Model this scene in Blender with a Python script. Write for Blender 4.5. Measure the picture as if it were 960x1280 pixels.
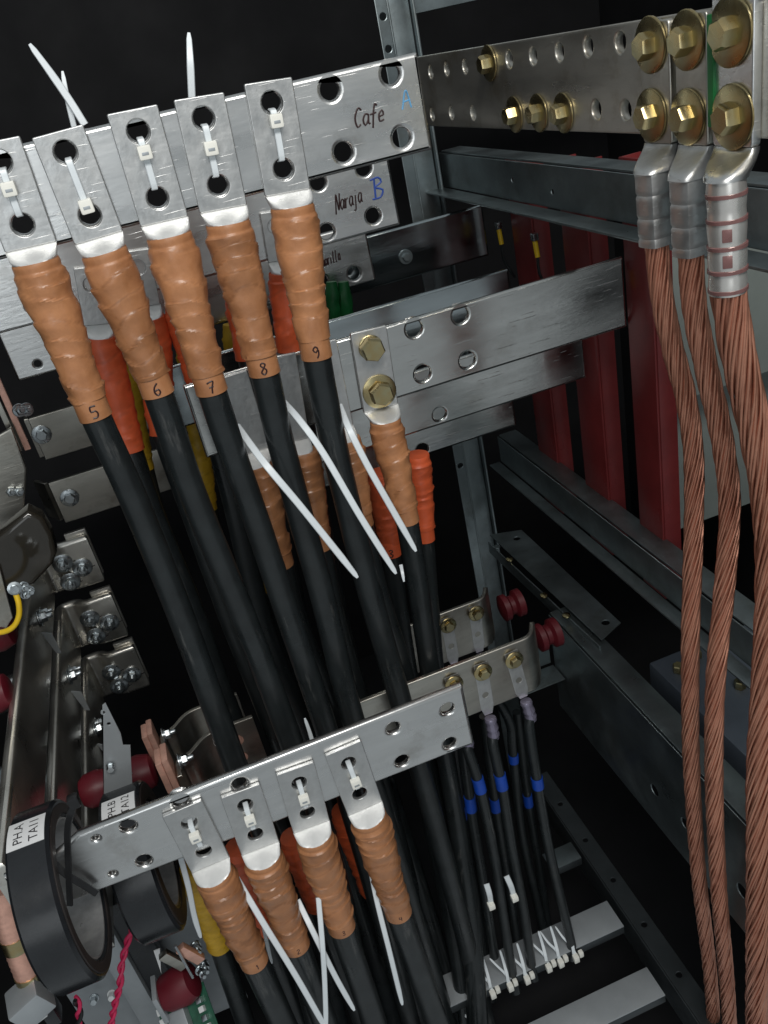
import bpy, bmesh, math, random
from mathutils import Vector, Matrix, noise
random.seed(7)
for o in list(bpy.data.objects): bpy.data.objects.remove(o)
scene = bpy.context.scene
C = scene.collection
# ------------------------------------------------------------------ camera
CZ = 1.95                                    # camera height above the cabinet floor
F = 1051.88                                  # focal length in pixels of the 960x1280 picture
RM = ((0.93018792, -0.31061154, -0.1956295), (-0.31621284, -0.40734044, -0.85678656), (0.18643998, 0.85883307, -0.47712251))
cam = bpy.data.cameras.new('camera'); camo = bpy.data.objects.new('camera', cam); C.objects.link(camo)
cr, cd, cf = (Vector(r) for r in RM)
m = Matrix.Identity(4)
for i in range(3):
    m[i][0] = cr[i]; m[i][1] = -cd[i]; m[i][2] = -cf[i]
m[2][3] = CZ
camo.matrix_world = m
cam.sensor_fit = 'VERTICAL'; cam.sensor_height = 24; cam.lens = 24 * F / 1280
cam.clip_start = 0.02; cam.clip_end = 50
scene.camera = camo
# ------------------------------------------------------------------ light
w = bpy.data.worlds.new('World'); scene.world = w; w.use_nodes = True
bg = w.node_tree.nodes['Background']; bg.inputs[0].default_value = (0.88, 0.96, 1.0, 1); bg.inputs[1].default_value = 0.33
def area(name, loc, target, sx, sy, power, col):
    l = bpy.data.lights.new(name, 'AREA'); l.shape = 'RECTANGLE'; l.size = sx; l.size_y = sy; l.energy = power; l.color = col
    o = bpy.data.objects.new(name, l); C.objects.link(o); o.location = loc
    o.rotation_euler = (Vector(target) - Vector(loc)).to_track_quat('-Z', 'Y').to_euler(); return o
area('ceiling_light', (0.15, -0.75, CZ + 1.35), (0.05, 1.0, CZ - 0.35), 1.3, 0.5, 40, (1.0, 0.98, 0.94))
area('room_light', (-0.9, -2.2, CZ + 0.1), (0.0, 1.0, CZ - 0.4), 1.4, 1.4, 9, (0.92, 0.97, 1.0))
scene.view_settings.view_transform = 'Standard'; scene.view_settings.look = 'None'
scene.view_settings.exposure = 0.0; scene.view_settings.gamma = 1.0
scene.render.engine = 'CYCLES'
# ------------------------------------------------------------------ helpers: a pixel of the picture on a plane of the cabinet
def ray(px, py):
    a, b = (px - 480) / F, (py - 640) / F
    return cr * a + cd * b + cf
def aY(px, py, Y):
    r = ray(px, py); p = r * (Y / r.y); p.z += CZ; return p
def aX(px, py, X):
    r = ray(px, py); p = r * (X / r.x); p.z += CZ; return p
def aZ(px, py, Z):
    r = ray(px, py); p = r * (Z / r.z); p.z += CZ; return p
V = Vector
XA, YA, ZA = V((1, 0, 0)), V((0, 1, 0)), V((0, 0, 1))
# ------------------------------------------------------------------ materials
MT = {}
def mat(name, col, rough=0.5, metal=0.0, var=0.12, scale=20.0, stretch=(1, 1, 1), bump=0.0, bscale=60.0, col2=None, rvar=0.1, spec=0.5, coat=0.0, trans=0.0, scratch=0.0, grime=None):
    mt = bpy.data.materials.new(name); mt.use_nodes = True; nt = mt.node_tree; N = nt.nodes; L = nt.links
    b = N['Principled BSDF']; b.inputs['Metallic'].default_value = metal; b.inputs['Specular IOR Level'].default_value = spec
    b.inputs['Coat Weight'].default_value = coat; b.inputs['Coat Roughness'].default_value = 0.15
    b.inputs['Transmission Weight'].default_value = trans
    tc = N.new('ShaderNodeTexCoord'); mp = N.new('ShaderNodeMapping'); mp.inputs['Scale'].default_value = stretch
    L.new(tc.outputs['Object'], mp.inputs['Vector'])
    n1 = N.new('ShaderNodeTexNoise'); n1.inputs['Scale'].default_value = scale; n1.inputs['Detail'].default_value = 6; n1.inputs['Roughness'].default_value = 0.62
    L.new(mp.outputs[0], n1.inputs['Vector'])
    rp = N.new('ShaderNodeValToRGB'); rp.color_ramp.elements[0].position = 0.32; rp.color_ramp.elements[1].position = 0.68
    c2 = col2 if col2 else tuple(min(1, c * (1 + var)) for c in col); c1 = col if col2 else tuple(c * (1 - var) for c in col)
    rp.color_ramp.elements[0].color = (*c1, 1); rp.color_ramp.elements[1].color = (*c2, 1)
    L.new(n1.outputs['Fac'], rp.inputs['Fac'])
    csock = rp.outputs['Color']
    if grime:                                            # smudges of another tint with a shape of their own
        n4 = N.new('ShaderNodeTexNoise'); n4.inputs['Scale'].default_value = grime[1]; n4.inputs['Detail'].default_value = 8; n4.inputs['Roughness'].default_value = 0.7
        mp4 = N.new('ShaderNodeMapping'); mp4.inputs['Scale'].default_value = grime[4] if len(grime) > 4 else (1, 1, 1); L.new(tc.outputs['Object'], mp4.inputs[0]); L.new(mp4.outputs[0], n4.inputs['Vector'])
        r4 = N.new('ShaderNodeValToRGB'); r4.color_ramp.elements[0].position = grime[2]; r4.color_ramp.elements[1].position = grime[2] + 0.14
        L.new(n4.outputs['Fac'], r4.inputs['Fac'])
        mx = N.new('ShaderNodeMix'); mx.data_type = 'RGBA'; mx.inputs[7].default_value = (*grime[0], 1)
        mf = N.new('ShaderNodeMath'); mf.operation = 'MULTIPLY'; mf.inputs[1].default_value = grime[3]
        L.new(r4.outputs['Color'], mf.inputs[0]); L.new(mf.outputs[0], mx.inputs[0]); L.new(csock, mx.inputs[6]); csock = mx.outputs[2]
    if name in ('brown', 'orange', 'yellow'):
        an = N.new('ShaderNodeAttribute'); an.attribute_name = 'tone'; ad = N.new('ShaderNodeMath'); ad.operation = 'ADD'; ad.inputs[1].default_value = 1.0
        hv = N.new('ShaderNodeHueSaturation'); L.new(an.outputs['Fac'], ad.inputs[0]); L.new(ad.outputs[0], hv.inputs['Value']); L.new(csock, hv.inputs['Color']); csock = hv.outputs['Color']
    L.new(csock, b.inputs['Base Color'])
    n2 = N.new('ShaderNodeTexNoise'); n2.inputs['Scale'].default_value = scale * 0.6; n2.inputs['Detail'].default_value = 5
    L.new(mp.outputs[0], n2.inputs['Vector'])
    mr = N.new('ShaderNodeMapRange'); mr.inputs['From Min'].default_value = 0.3; mr.inputs['From Max'].default_value = 0.7
    mr.inputs['To Min'].default_value = max(0.03, rough - rvar); mr.inputs['To Max'].default_value = min(1, rough + rvar)
    L.new(n2.outputs['Fac'], mr.inputs['Value']); L.new(mr.outputs[0], b.inputs['Roughness'])
    hs = None
    if bump:
        n3 = N.new('ShaderNodeTexNoise'); n3.inputs['Scale'].default_value = bscale; n3.inputs['Detail'].default_value = 5
        L.new(mp.outputs[0], n3.inputs['Vector']); hs = n3.outputs['Fac']
        bp = N.new('ShaderNodeBump'); bp.inputs['Strength'].default_value = bump; bp.inputs['Distance'].default_value = 0.002
        L.new(hs, bp.inputs['Height']); last = bp
        if scratch:
            mp2 = N.new('ShaderNodeMapping'); mp2.inputs['Rotation'].default_value = (0, 0.35, 0); mp2.inputs['Scale'].default_value = (5, 30, 130)
            n5 = N.new('ShaderNodeTexNoise'); n5.inputs['Scale'].default_value = 3.2; n5.inputs['Detail'].default_value = 2
            L.new(tc.outputs['Object'], mp2.inputs[0]); L.new(mp2.outputs[0], n5.inputs['Vector'])
            r5 = N.new('ShaderNodeValToRGB'); r5.color_ramp.elements[0].position = 0.66; r5.color_ramp.elements[1].position = 0.70
            L.new(n5.outputs['Fac'], r5.inputs['Fac'])
            bp2 = N.new('ShaderNodeBump'); bp2.inputs['Strength'].default_value = scratch; bp2.inputs['Distance'].default_value = 0.001
            L.new(r5.outputs['Color'], bp2.inputs['Height']); L.new(bp.outputs[0], bp2.inputs['Normal']); last = bp2
        L.new(last.outputs[0], b.inputs['Normal'])
    MT[name] = mt
    return mt
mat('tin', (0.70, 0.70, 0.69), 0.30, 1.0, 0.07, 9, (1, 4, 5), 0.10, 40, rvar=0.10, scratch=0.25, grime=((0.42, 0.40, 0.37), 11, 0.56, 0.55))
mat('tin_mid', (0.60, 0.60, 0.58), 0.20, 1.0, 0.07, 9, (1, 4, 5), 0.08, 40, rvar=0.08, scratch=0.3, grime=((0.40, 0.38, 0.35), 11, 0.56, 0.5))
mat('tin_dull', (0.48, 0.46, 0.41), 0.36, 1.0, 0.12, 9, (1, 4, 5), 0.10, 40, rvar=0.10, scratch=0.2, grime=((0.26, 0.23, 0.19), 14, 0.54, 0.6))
mat('lug', (0.55, 0.555, 0.55), 0.40, 0.9, 0.10, 60, (1, 1, 1), 0.2, 130, rvar=0.12, scratch=0.3, grime=((0.42, 0.42, 0.41), 40, 0.58, 0.5))
mat('neck', (0.84, 0.84, 0.83), 0.42, 0.65, 0.05, 60, bump=0.12, bscale=200)  # paler than the lug: overhead glare on the necks is put into the colour
mat('zinc', (0.52, 0.56, 0.58), 0.28, 1.0, 0.15, 70, rvar=0.1)
mat('brass', (0.50, 0.37, 0.17), 0.27, 1.0, 0.2, 45, rvar=0.12, col2=(0.47, 0.44, 0.27))
mat('galv', (0.25, 0.29, 0.30), 0.38, 0.9, 0.15, 18, bump=0.05, bscale=120, rvar=0.12, grime=((0.15, 0.155, 0.145), 6, 0.5, 0.6))
mat('brown', (0.315, 0.135, 0.058), 0.34, 0, 0.10, 26, bump=0.4, bscale=80, col2=(0.47, 0.215, 0.098), rvar=0.08)
mat('orange', (0.62, 0.105, 0.035), 0.42, 0, 0.12, 35, bump=0.2, bscale=130, rvar=0.08)
mat('yellow', (0.50, 0.30, 0.02), 0.45, 0, 0.12, 35, bump=0.2, bscale=130)
mat('green', (0.01, 0.13, 0.035), 0.4, 0, 0.12, 35)
mat('blue', (0.005, 0.05, 0.34), 0.45, 0, 0.12, 35)
mat('jacket', (0.013, 0.016, 0.017), 0.34, 0, 0.25, 30, bump=0.10, bscale=120, rvar=0.12, grime=((0.12, 0.12, 0.115), 60, 0.60, 0.6, (1, 1, .12)))
mat('nylon', (0.72, 0.77, 0.80), 0.35, 0, 0.03, 50, spec=0.5)
mat('nylon_warm', (0.88, 0.87, 0.80), 0.35, 0, 0.03, 50)
mat('black_tie', (0.008, 0.008, 0.009), 0.38, 0, 0.1, 40)
mat('red_board', (0.17, 0.022, 0.022), 0.34, 0, 0.18, 14, bump=0.03, bscale=80, rvar=0.08)
mat('red_resin', (0.12, 0.006, 0.014), 0.5, 0, 0.15, 14)
mat('red_dark', (0.085, 0.004, 0.008), 0.5, 0, 0.15, 14)
mat('copper', (0.66, 0.315, 0.21), 0.42, 0.75, 0.12, 16, rvar=0.14, col2=(0.48, 0.20, 0.13), bump=.1, bscale=200)
mat('copper_pale', (0.80, 0.46, 0.36), 0.42, 0.55, 0.14, 60, bump=0.15, bscale=140)
mat('ct_black', (0.016, 0.018, 0.021), 0.26, 0, 0.25, 16, bump=0.05, bscale=120, rvar=0.12, grime=((0.05, 0.05, 0.05), 18, 0.6, 0.5))
mat('ct_face', (0.024, 0.019, 0.018), 0.55, 0, 0.2, 30, bump=0.1, bscale=150)
mat('liner', (0.30, 0.30, 0.30), 0.35, 0.3, 0.3, 25, bump=0.1, bscale=60)
mat('panel_grey', (0.20, 0.225, 0.21), 0.5, 0.1, 0.1, 6)
mat('box_blue', (0.13, 0.155, 0.19), 0.4, 0.4, 0.15, 8)
mat('tin_matte', (0.70, 0.675, 0.62), 0.30, 0.95, 0.08, 12, bump=0.06, bscale=60, rvar=0.1, grime=((0.40, 0.37, 0.32), 16, 0.56, 0.5))
mat('tin_dark_mirror', (0.42, 0.46, 0.47), 0.16, 1.0, 0.1, 9, (1, 4, 5), 0.05, 40, rvar=0.06)  # tinned bars whose dark reflections are put into the base colour
mat('ground_tin', (0.54, 0.52, 0.47), 0.38, 0.88, 0.10, 9, (4, 1, 5), 0.10, 40, rvar=0.12, scratch=0.3, grime=((0.34, 0.29, 0.21), 14, 0.52, 0.6))
mat('dark_steel', (0.075, 0.085, 0.09), 0.45, 0.8, 0.15, 18)
mat('paper', (0.80, 0.81, 0.82), 0.5, 0, 0.02, 30)
mat('ink', (0.012, 0.010, 0.014), 0.5, 0, 0.1, 30)
mat('ink_brown', (0.03, 0.010, 0.010), 0.5, 0, 0.1, 30)
mat('ink_blue', (0.02, 0.07, 0.36), 0.5, 0, 0.2, 60)
mat('ink_cyan', (0.12, 0.36, 0.62), 0.5, 0, 0.3, 90)
mat('cabinet', (0.010, 0.010, 0.011), 0.75, 0, 0.2, 8, spec=0.2)
mat('sheet', (0.42, 0.45, 0.47), 0.48, 0.5, 0.06, 25, bump=0.05, bscale=120)
mat('smoke', (0.028, 0.025, 0.020), 0.09, 0, 0.2, 10, spec=0.6)
mat('pcb', (0.02, 0.10, 0.06), 0.4, 0, 0.3, 60)
mat('white_part', (0.72, 0.74, 0.74), 0.4, 0, 0.05, 30)
mat('yellow_wire', (0.80, 0.52, 0.02), 0.35, 0, 0.06, 30)
mat('magenta', (0.55, 0.02, 0.09), 0.4, 0, 0.1, 40)
mat('shrink', (0.78, 0.75, 0.71), 0.30, 0.8, 0.08, 60, rvar=0.05)
mat('shrink_ring', (0.20, 0.10, 0.095), 0.25, 0.2, 0.15, 60)
mat('clear_violet', (0.24, 0.22, 0.30), 0.2, 0.5, 0.15, 60)
# ------------------------------------------------------------------ object builders
ORG = {}
LASTN = [None]
def link(name, me, mt, parent=None, smooth=40):
    if mt: me.materials.append(MT[mt])
    for p in me.polygons: p.use_smooth = True
    me.set_sharp_from_angle(angle=math.radians(smooth))
    if LASTN[0]:
        for p in me.polygons:
            if abs(p.normal.dot(LASTN[0])) > .9995: p.use_smooth = False
    LASTN[0] = None
    o = bpy.data.objects.new(name, me); C.objects.link(o)
    if parent is None:
        n = len(me.vertices); c = V((0, 0, 0))
        for v in me.vertices: c += v.co
        c /= n; c.z = min(v.co.z for v in me.vertices)
        me.transform(Matrix.Translation(-c)); o.location = c; ORG[o.name] = c
    else:
        c = ORG[parent.name]; me.transform(Matrix.Translation(-c)); o.parent = parent; ORG[o.name] = c
    return o
def mk(name, geo, mt, parent=None, smooth=40):
    me = bpy.data.meshes.new(name); me.from_pydata([tuple(v) for v in geo[0]], [], geo[1]); me.validate(); me.update()
    bm = bmesh.new(); bm.from_mesh(me); bmesh.ops.recalc_face_normals(bm, faces=bm.faces); bm.to_mesh(me); bm.free()
    return link(name, me, mt, parent, smooth)
def tag(o, label, cat, group=None, kind=None):
    o['label'] = label; o['category'] = cat
    if group: o['group'] = group
    if kind: o['kind'] = kind
    return o
def empty(name, loc, label, cat, group=None):
    o = bpy.data.objects.new(name, None); C.objects.link(o); o.location = loc; o.empty_display_size = 0.02; ORG[o.name] = V(loc)
    return tag(o, label, cat, group)
def struct(o): o['kind'] = 'structure'; return o
def join(*gs):
    vs, fs = [], []
    for g in gs:
        n = len(vs); vs += list(g[0]); fs += [tuple(i + n for i in f) for f in g[1]]
    return vs, fs
def circ(cx, cy, r, n=20, a0=0.0): return [(cx + r * math.cos(a0 + 2 * math.pi * i / n), cy + r * math.sin(a0 + 2 * math.pi * i / n)) for i in range(n)]
def slot(cx, cy, r, d, ang, n=9):
    q = []
    for k, s in ((0, 1), (1, -1)):
        for i in range(n):
            a = ang - math.pi / 2 + k * math.pi + math.pi * i / (n - 1)
            q.append((cx + s * d * math.cos(ang) + r * math.cos(a), cy + s * d * math.sin(ang) + r * math.sin(a)))
    return q
def plate(outline, holes, t, org, u, v, n, bev=0.0012, bres=1):
    """flat piece with real holes; its front face lies on the plane through org, thickness goes back along -n"""
    cu = bpy.data.curves.new('t', 'CURVE'); cu.dimensions = '2D'; cu.fill_mode = 'BOTH'
    cu.extrude = t / 2 - bev; cu.bevel_depth = bev; cu.bevel_resolution = bres; cu.offset = -bev
    for poly in [outline] + list(holes):
        s = cu.splines.new('POLY'); s.points.add(len(poly) - 1); s.use_cyclic_u = True
        for p, q in zip(s.points, poly): p.co = (q[0], q[1], 0, 1)
    ob = bpy.data.objects.new('t', cu); me = bpy.data.meshes.new_from_object(ob)
    bm = bmesh.new(); bm.from_mesh(me); bmesh.ops.remove_doubles(bm, verts=bm.verts, dist=1e-6); bm.to_mesh(me); bm.free()
    vs = [org + u * p.co.x + v * p.co.y + n * (p.co.z - t / 2) for p in me.vertices]; fs = [tuple(p.vertices) for p in me.polygons]
    bpy.data.objects.remove(ob); bpy.data.curves.remove(cu); bpy.data.meshes.remove(me); LASTN[0] = n.normalized()
    return vs, fs
def box(c, sx, sy, sz, ax=(XA, YA, ZA), bev=0.0):
    b = min(bev, sx / 3, sy / 3, sz / 3)
    if b <= 0:
        vs = [c + ax[0] * (sx / 2 * i) + ax[1] * (sy / 2 * j) + ax[2] * (sz / 2 * k) for k in (-1, 1) for j in (-1, 1) for i in (-1, 1)]
        return vs, [(0, 2, 3, 1), (4, 5, 7, 6), (0, 1, 5, 4), (2, 6, 7, 3), (0, 4, 6, 2), (1, 3, 7, 5)]
    bm = bmesh.new(); bmesh.ops.create_cube(bm, size=1, matrix=Matrix.Diagonal((sx, sy, sz, 1)))
    bmesh.ops.bevel(bm, geom=list(bm.edges), offset=b, segments=2, affect='EDGES', profile=0.6)
    vs = [c + ax[0] * p.co.x + ax[1] * p.co.y + ax[2] * p.co.z for p in bm.verts]; bm.verts.index_update()
    fs = [tuple(q.index for q in f.verts) for f in bm.faces]; bm.free(); return vs, fs
def boxmm(x0, x1, y0, y1, z0, z1, bev=0.002): return box(V(((x0 + x1) / 2, (y0 + y1) / 2, (z0 + z1) / 2)), abs(x1 - x0), abs(y1 - y0), abs(z1 - z0), bev=bev)
def spline(pts, step):
    """Catmull-Rom through the points, resampled at about step"""
    P = [V(p) for p in pts]
    if len(P) == 2: P = [P[0], P[0].lerp(P[1], .5), P[1]]
    P = [P[0] * 2 - P[1]] + P + [P[-1] * 2 - P[-2]]; out = []
    for i in range(1, len(P) - 2):
        a, b, c, d = P[i - 1:i + 3]; n = max(2, int((c - b).length / step))
        for k in range(n):
            t = k / n
            out.append(0.5 * ((2 * b) + (c - a) * t + (2 * a - 5 * b + 4 * c - d) * t * t + (3 * b - a - 3 * c + d) * t ** 3))
    out.append(P[-2]); return out
def frames(path, ref):
    T = []
    for i in range(len(path)): T.append((path[min(i + 1, len(path) - 1)] - path[max(i - 1, 0)]).normalized())
    n = (ref - T[0] * ref.dot(T[0])).normalized(); fr = []
    for t in T:
        n = (n - t * n.dot(t)).normalized(); fr.append((t, n, t.cross(n)))
    return fr
def tube(path, r, seg=14, ref=None, cap=True):
    """r: number or f(i, s, theta)"""
    fr = frames(path, ref or V((0.13, -1, 0.1))); vs, fs = [], []; s = 0
    for i, (p, (t, n, b)) in enumerate(zip(path, fr)):
        if i: s += (p - path[i - 1]).length
        for k in range(seg):
            th = 2 * math.pi * k / seg; rr = r(i, s, th) if callable(r) else r
            vs.append(p + n * (rr * math.cos(th)) + b * (rr * math.sin(th)))
    for i in range(len(path) - 1):
        for k in range(seg):
            a, b2 = i * seg + k, i * seg + (k + 1) % seg; fs.append((a, b2, b2 + seg, a + seg))
    if cap: fs.append(tuple(range(seg))[::-1]); fs.append(tuple(range((len(path) - 1) * seg, len(path) * seg)))
    return vs, fs
def ribbon(path, wd, th, ref, taper=True):
    """flat strap; ref is the direction its broad face looks to"""
    fr = frames(path, ref); vs, fs = [], []; n = len(path); L = 0; Ls = [0]
    for i in range(1, n): L += (path[i] - path[i - 1]).length; Ls.append(L)
    for i, (p, (t, nn, b)) in enumerate(zip(path, fr)):
        k = 1.0
        if taper:
            e = L - Ls[i]; k = 1 if e > 0.035 else 0.70 + 0.30 * e / 0.035
            if e < 0.003: k *= 0.60 + 0.40 * math.sqrt(max(0, e) / 0.003)
        h = wd / 2 * k
        for a, c in ((-h, -th / 2), (-h * .8, th / 2), (h * .8, th / 2), (h, -th / 2)): vs.append(p + b * a + nn * c)
    for i in range(n - 1):
        for k in range(4):
            a, b2 = i * 4 + k, i * 4 + (k + 1) % 4; fs.append((a, b2, b2 + 4, a + 4))
    fs += [(3, 2, 1, 0), tuple(range(n * 4 - 4, n * 4))]
    return vs, fs
def lathe(c, ax, prof, seg=24, a0=0.0):
    """prof: list of (radius, height along ax)"""
    ax = ax.normalized(); u = ax.orthogonal().normalized()
    if abs(ax.z) < 0.9: u = (ZA - ax * ax.z).normalized()
    v = ax.cross(u); vs, fs = [], []
    for r, h in prof:
        for k in range(seg):
            a = a0 + 2 * math.pi * k / seg; vs.append(c + ax * h + u * (r * math.cos(a)) + v * (r * math.sin(a)))
    m_ = len(prof)
    for i in range(m_ - 1):
        for k in range(seg):
            a, b = i * seg + k, i * seg + (k + 1) % seg; fs.append((a, b, b + seg, a + seg))
    fs += [tuple(range(seg))[::-1], tuple(range((m_ - 1) * seg, m_ * seg))]
    return vs, fs
def hexa(c, ax, r, h, a0=0.3): return lathe(c, ax, [(r, 0), (r, h * .78), (r * .86, h)], 6, a0)
def bolt(c, ax, label, group, r_w=0.017, r_h=0.0115, h=0.009, mt='brass', rot=0.3, shank=0.0, nut=False, cat='bolt'):
    """hex bolt whose washer rests on point c, ax points out of the surface"""
    o = empty('hex_bolt', c, label, cat, group); ax = ax.normalized()
    wz = lathe(c, ax, [(r_w * .97, 0.0002), (r_w, 0.0006), (r_w, 0.0022), (r_w * .95, 0.0028)], 28)
    mk('washer', wz, mt, o)
    if nut:                                                # stud with spring washer and nut
        mk('spring_washer', lathe(c + ax * 0.0028, ax, [(r_h * 1.05, 0), (r_h * 1.05, 0.003)], 20), mt, o)
        mk('nut', hexa(c + ax * 0.0058, ax, r_h, h, rot), mt, o)
        mk('stud', lathe(c + ax * (0.0055 + h), ax, [(r_h * .52, 0), (r_h * .52, h * .9), (r_h * .42, h * 1.05)], 14), mt, o)
    else:
        mk('head', hexa(c + ax * 0.0028, ax, r_h, h, rot), mt, o)
    return o
def rect(w, h, x0=0, y0=0, c=0.0):
    if not c: return [(x0, y0), (x0 + w, y0), (x0 + w, y0 + h), (x0, y0 + h)]
    q = []
    for cx, cy, a in ((x0 + w - c, y0 + c, -90), (x0 + w - c, y0 + h - c, 0), (x0 + c, y0 + h - c, 90), (x0 + c, y0 + c, 180)):
        for k in range(4): q.append((cx + c * math.cos(math.radians(a + 30 * k)), cy + c * math.sin(math.radians(a + 30 * k))))
    return q
def ybar(name, x0, x1, z0, z1, Y, t=0.01, holes=(), hr=0.0105, mt='tin', corner=0.002, bev=0.0036, outline=None, parent=None):
    """flat bar along X whose front face is the plane Y; z relative to the camera; holes as points"""
    org = V((x0, Y, CZ + z0)); H = [circ(p.x - x0, p.z - CZ - z0, hr if len(h) < 3 else h[2]) for h in holes for p in [aY(h[0], h[1], Y)]]
    ol = outline or rect(x1 - x0, z1 - z0, c=corner)
    return mk(name, plate(ol, H, t, org, XA, ZA, -YA, bev, 3), mt, parent, 35)
def strip(name, path, th, z0, z1, mt, parent=None, bev=0.002):
    """flat bar standing on edge that follows a plan path of (x, y), bent with round corners"""
    P = [V((p[0], p[1], 0)) for p in path]; pts = [P[0]]
    for a, b, c in zip(P, P[1:], P[2:]):
        d = min(0.02, (b - a).length * .45, (c - b).length * .45); s, e = b + (a - b).normalized() * d, b + (c - b).normalized() * d
        for k in range(7):
            t = k / 6; pts.append(s * (1 - t) ** 2 + b * (2 * t * (1 - t)) + e * t * t)
    pts.append(P[-1]); Lf, Rt = [], []
    for i, p in enumerate(pts):
        t = (pts[min(i + 1, len(pts) - 1)] - pts[max(i - 1, 0)]).normalized(); n = V((-t.y, t.x, 0))
        Lf.append((p + n * th / 2)[:2]); Rt.append((p - n * th / 2)[:2])
    return mk(name, plate(Lf + Rt[::-1], [], z1 - z0, V((0, 0, CZ + z1)), XA, YA, ZA, bev, 2), mt, parent, 35)
# ------------------------------------------------------------------ handwriting
GL = {
 '1': [[(.2, .8), (.35, 1), (.35, 0)]], '2': [[(.08, .8), (.3, 1), (.5, .75), (.05, 0), (.55, .05)]],
 '3': [[(.08, .9), (.35, 1), (.5, .75), (.2, .55), (.5, .3), (.3, 0), (.05, .1)]], '4': [[(.15, 1), (.1, .45), (.55, .5)], [(.45, .9), (.42, 0)]],
 '5': [[(.55, 1), (.12, 1), (.08, .58), (.4, .6), (.55, .35), (.4, .04), (.05, .05)]], '6': [[(.45, 1), (.15, .7), (.05, .3), (.25, 0), (.5, .2), (.4, .48), (.1, .38)]],
 '7': [[(.05, .88), (.3, .98), (.58, .98), (.4, .5), (.3, 0)], [(.15, .5), (.55, .55)]],
 '8': [[(.5, .85), (.25, 1), (.08, .8), (.5, .35), (.3, 0), (.05, .2), (.3, .55), (.5, .85)]], '9': [[(.5, .8), (.3, 1), (.08, .75), (.3, .5), (.5, .75), (.5, .3), (.35, 0)]],
 'C': [[(.55, .85), (.3, 1), (.06, .5), (.25, 0), (.5, .12)]], 'a': [[(.5, .52), (.25, .6), (.08, .3), (.25, 0), (.48, .25), (.5, .55), (.52, .08), (.66, .05)]],
 'f': [[(.55, .9), (.38, 1), (.28, .5), (.25, -.25)], [(.02, .5), (.5, .55)]], 'e': [[(.08, .28), (.45, .35), (.33, .6), (.1, .4), (.18, .03), (.5, .08)]],
 'N': [[(0, -.15), (.12, 1), (.42, .05), (.6, 1)]], 'r': [[(.1, .6), (.14, 0), (.2, .45), (.48, .58)]], 'n': [[(.06, .55), (.1, 0), (.2, .5), (.42, .5), (.46, 0)]],
 'j': [[(.3, .55), (.28, -.3), (.05, -.28)], [(.32, .8), (.34, .83)]], 'i': [[(.2, .55), (.2, 0)], [(.22, .85), (.24, .88)]], 'l': [[(.2, 1), (.15, 0), (.3, .05)]],
 'm': [[(.04, .55), (.07, 0), (.12, .5), (.3, .5), (.32, 0), (.38, .5), (.56, .5), (.6, 0)]],
 'A': [[(0, 0), (.3, 1), (.6, 0)], [(.1, .4), (.55, .45)]], 'B': [[(.12, 1), (.12, 0)], [(-.1, .95), (.35, 1), (.5, .75), (.15, .55), (.55, .35), (.4, .02), (-.05, 0)]] }
def write(name, text, fn, mt, parent, r=0.0008, gap=0.68):
    """fn(u, v) maps letter units onto the surface"""
    gs, x = [], 0.0
    for ch in text:
        for st in GL[ch]:
            sp = spline([V((x + a, b, 0)) for a, b in st], 0.12) if len(st) > 2 else [V((x + a, b, 0)) for a, b in st]
            gs.append(tube([fn(q.x, q.y) for q in sp], r, 6))
        x += gap
    return mk(name, join(*gs), mt, parent)
def plane_fn(px, py, Y, h, slant=0.15, ang=0.0, xs=1.0):
    o = aY(px, py, Y); c, s = math.cos(ang), math.sin(ang)
    def f(u, v):
        a, b = (u * xs + slant * v) * h, v * h; return V((o.x + a * c - b * s, Y - 0.0003, o.z + a * s + b * c))
    return f
# ================================================================== THE SETTING: a dark steel cabinet, open at the front
struct(mk('back_wall', boxmm(-1.4, 1.5, 2.5, 2.55, 0, CZ + .7), 'cabinet'))
struct(mk('left_wall', boxmm(-1.45, -1.4, .35, 2.55, 0, CZ + .7), 'cabinet'))
struct(mk('right_wall', boxmm(1.5, 1.55, -.75, 2.55, 0, CZ + .7), 'cabinet'))  # unseen front part runs past the opening to darken the middle busbar's reflections
struct(mk('floor', boxmm(-1.45, 1.55, .7, 2.55, -.03, 0), 'cabinet'))
# ------------------------------------------------------------------ cabinet frame: posts and rails at the right rear
GP = 'galvanised frame members'
def thing_mesh(name, geo, mt, label, cat, group=None): return tag(mk(name, geo, mt), label, cat, group)
def xplate(name, Yn, Yf, z0, z1, X, t, holes=(), hr=0.012, mt='galv', parent=None, bev=0.0015):
    """vertical sheet in a plane X = const seen from the left; Yn near end, Yf far end"""
    org = V((X, Yf, CZ + z0)); H = []
    for h in holes:
        p = aX(h[0], h[1], X); H.append(circ(Yf - p.y, p.z - CZ - z0, h[2] if len(h) > 2 else hr, 16))
    return mk(name, plate(rect(Yf - Yn, z1 - z0), H, t, org, -YA, ZA, -XA, bev, 1), mt, parent, 35)
e = empty('corner_post', (0.55, 1.62, 0), 'dark galvanised upright corner post behind the busbars', 'frame post', GP)
def vpost(x0, x1, y0, y1, nm, holes=()):
    return mk(nm, plate(rect(x1 - x0, CZ + .68), [circ(h[0], CZ + h[1], .006, 12) for h in holes], y1 - y0, V((x0, y0, 0.01)), XA, ZA, -YA, .0012), 'galv', e)
vpost(.530, .552, 1.60, 1.604, 'front_flange', [(.011, -.02), (.011, .03), (.011, .09), (.011, -.85), (.011, -.7)])
mk('side_web', boxmm(.5525, .556, 1.602, 1.66, .01, CZ + .68, .0008), 'galv', e)
mk('inner_fold', boxmm(.557, .600, 1.625, 1.629, .01, CZ + .68, .0008), 'galv', e)
mk('rear_flange', boxmm(.602, .606, 1.61, 1.66, .01, CZ + .68, .0008), 'galv', e)
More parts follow.
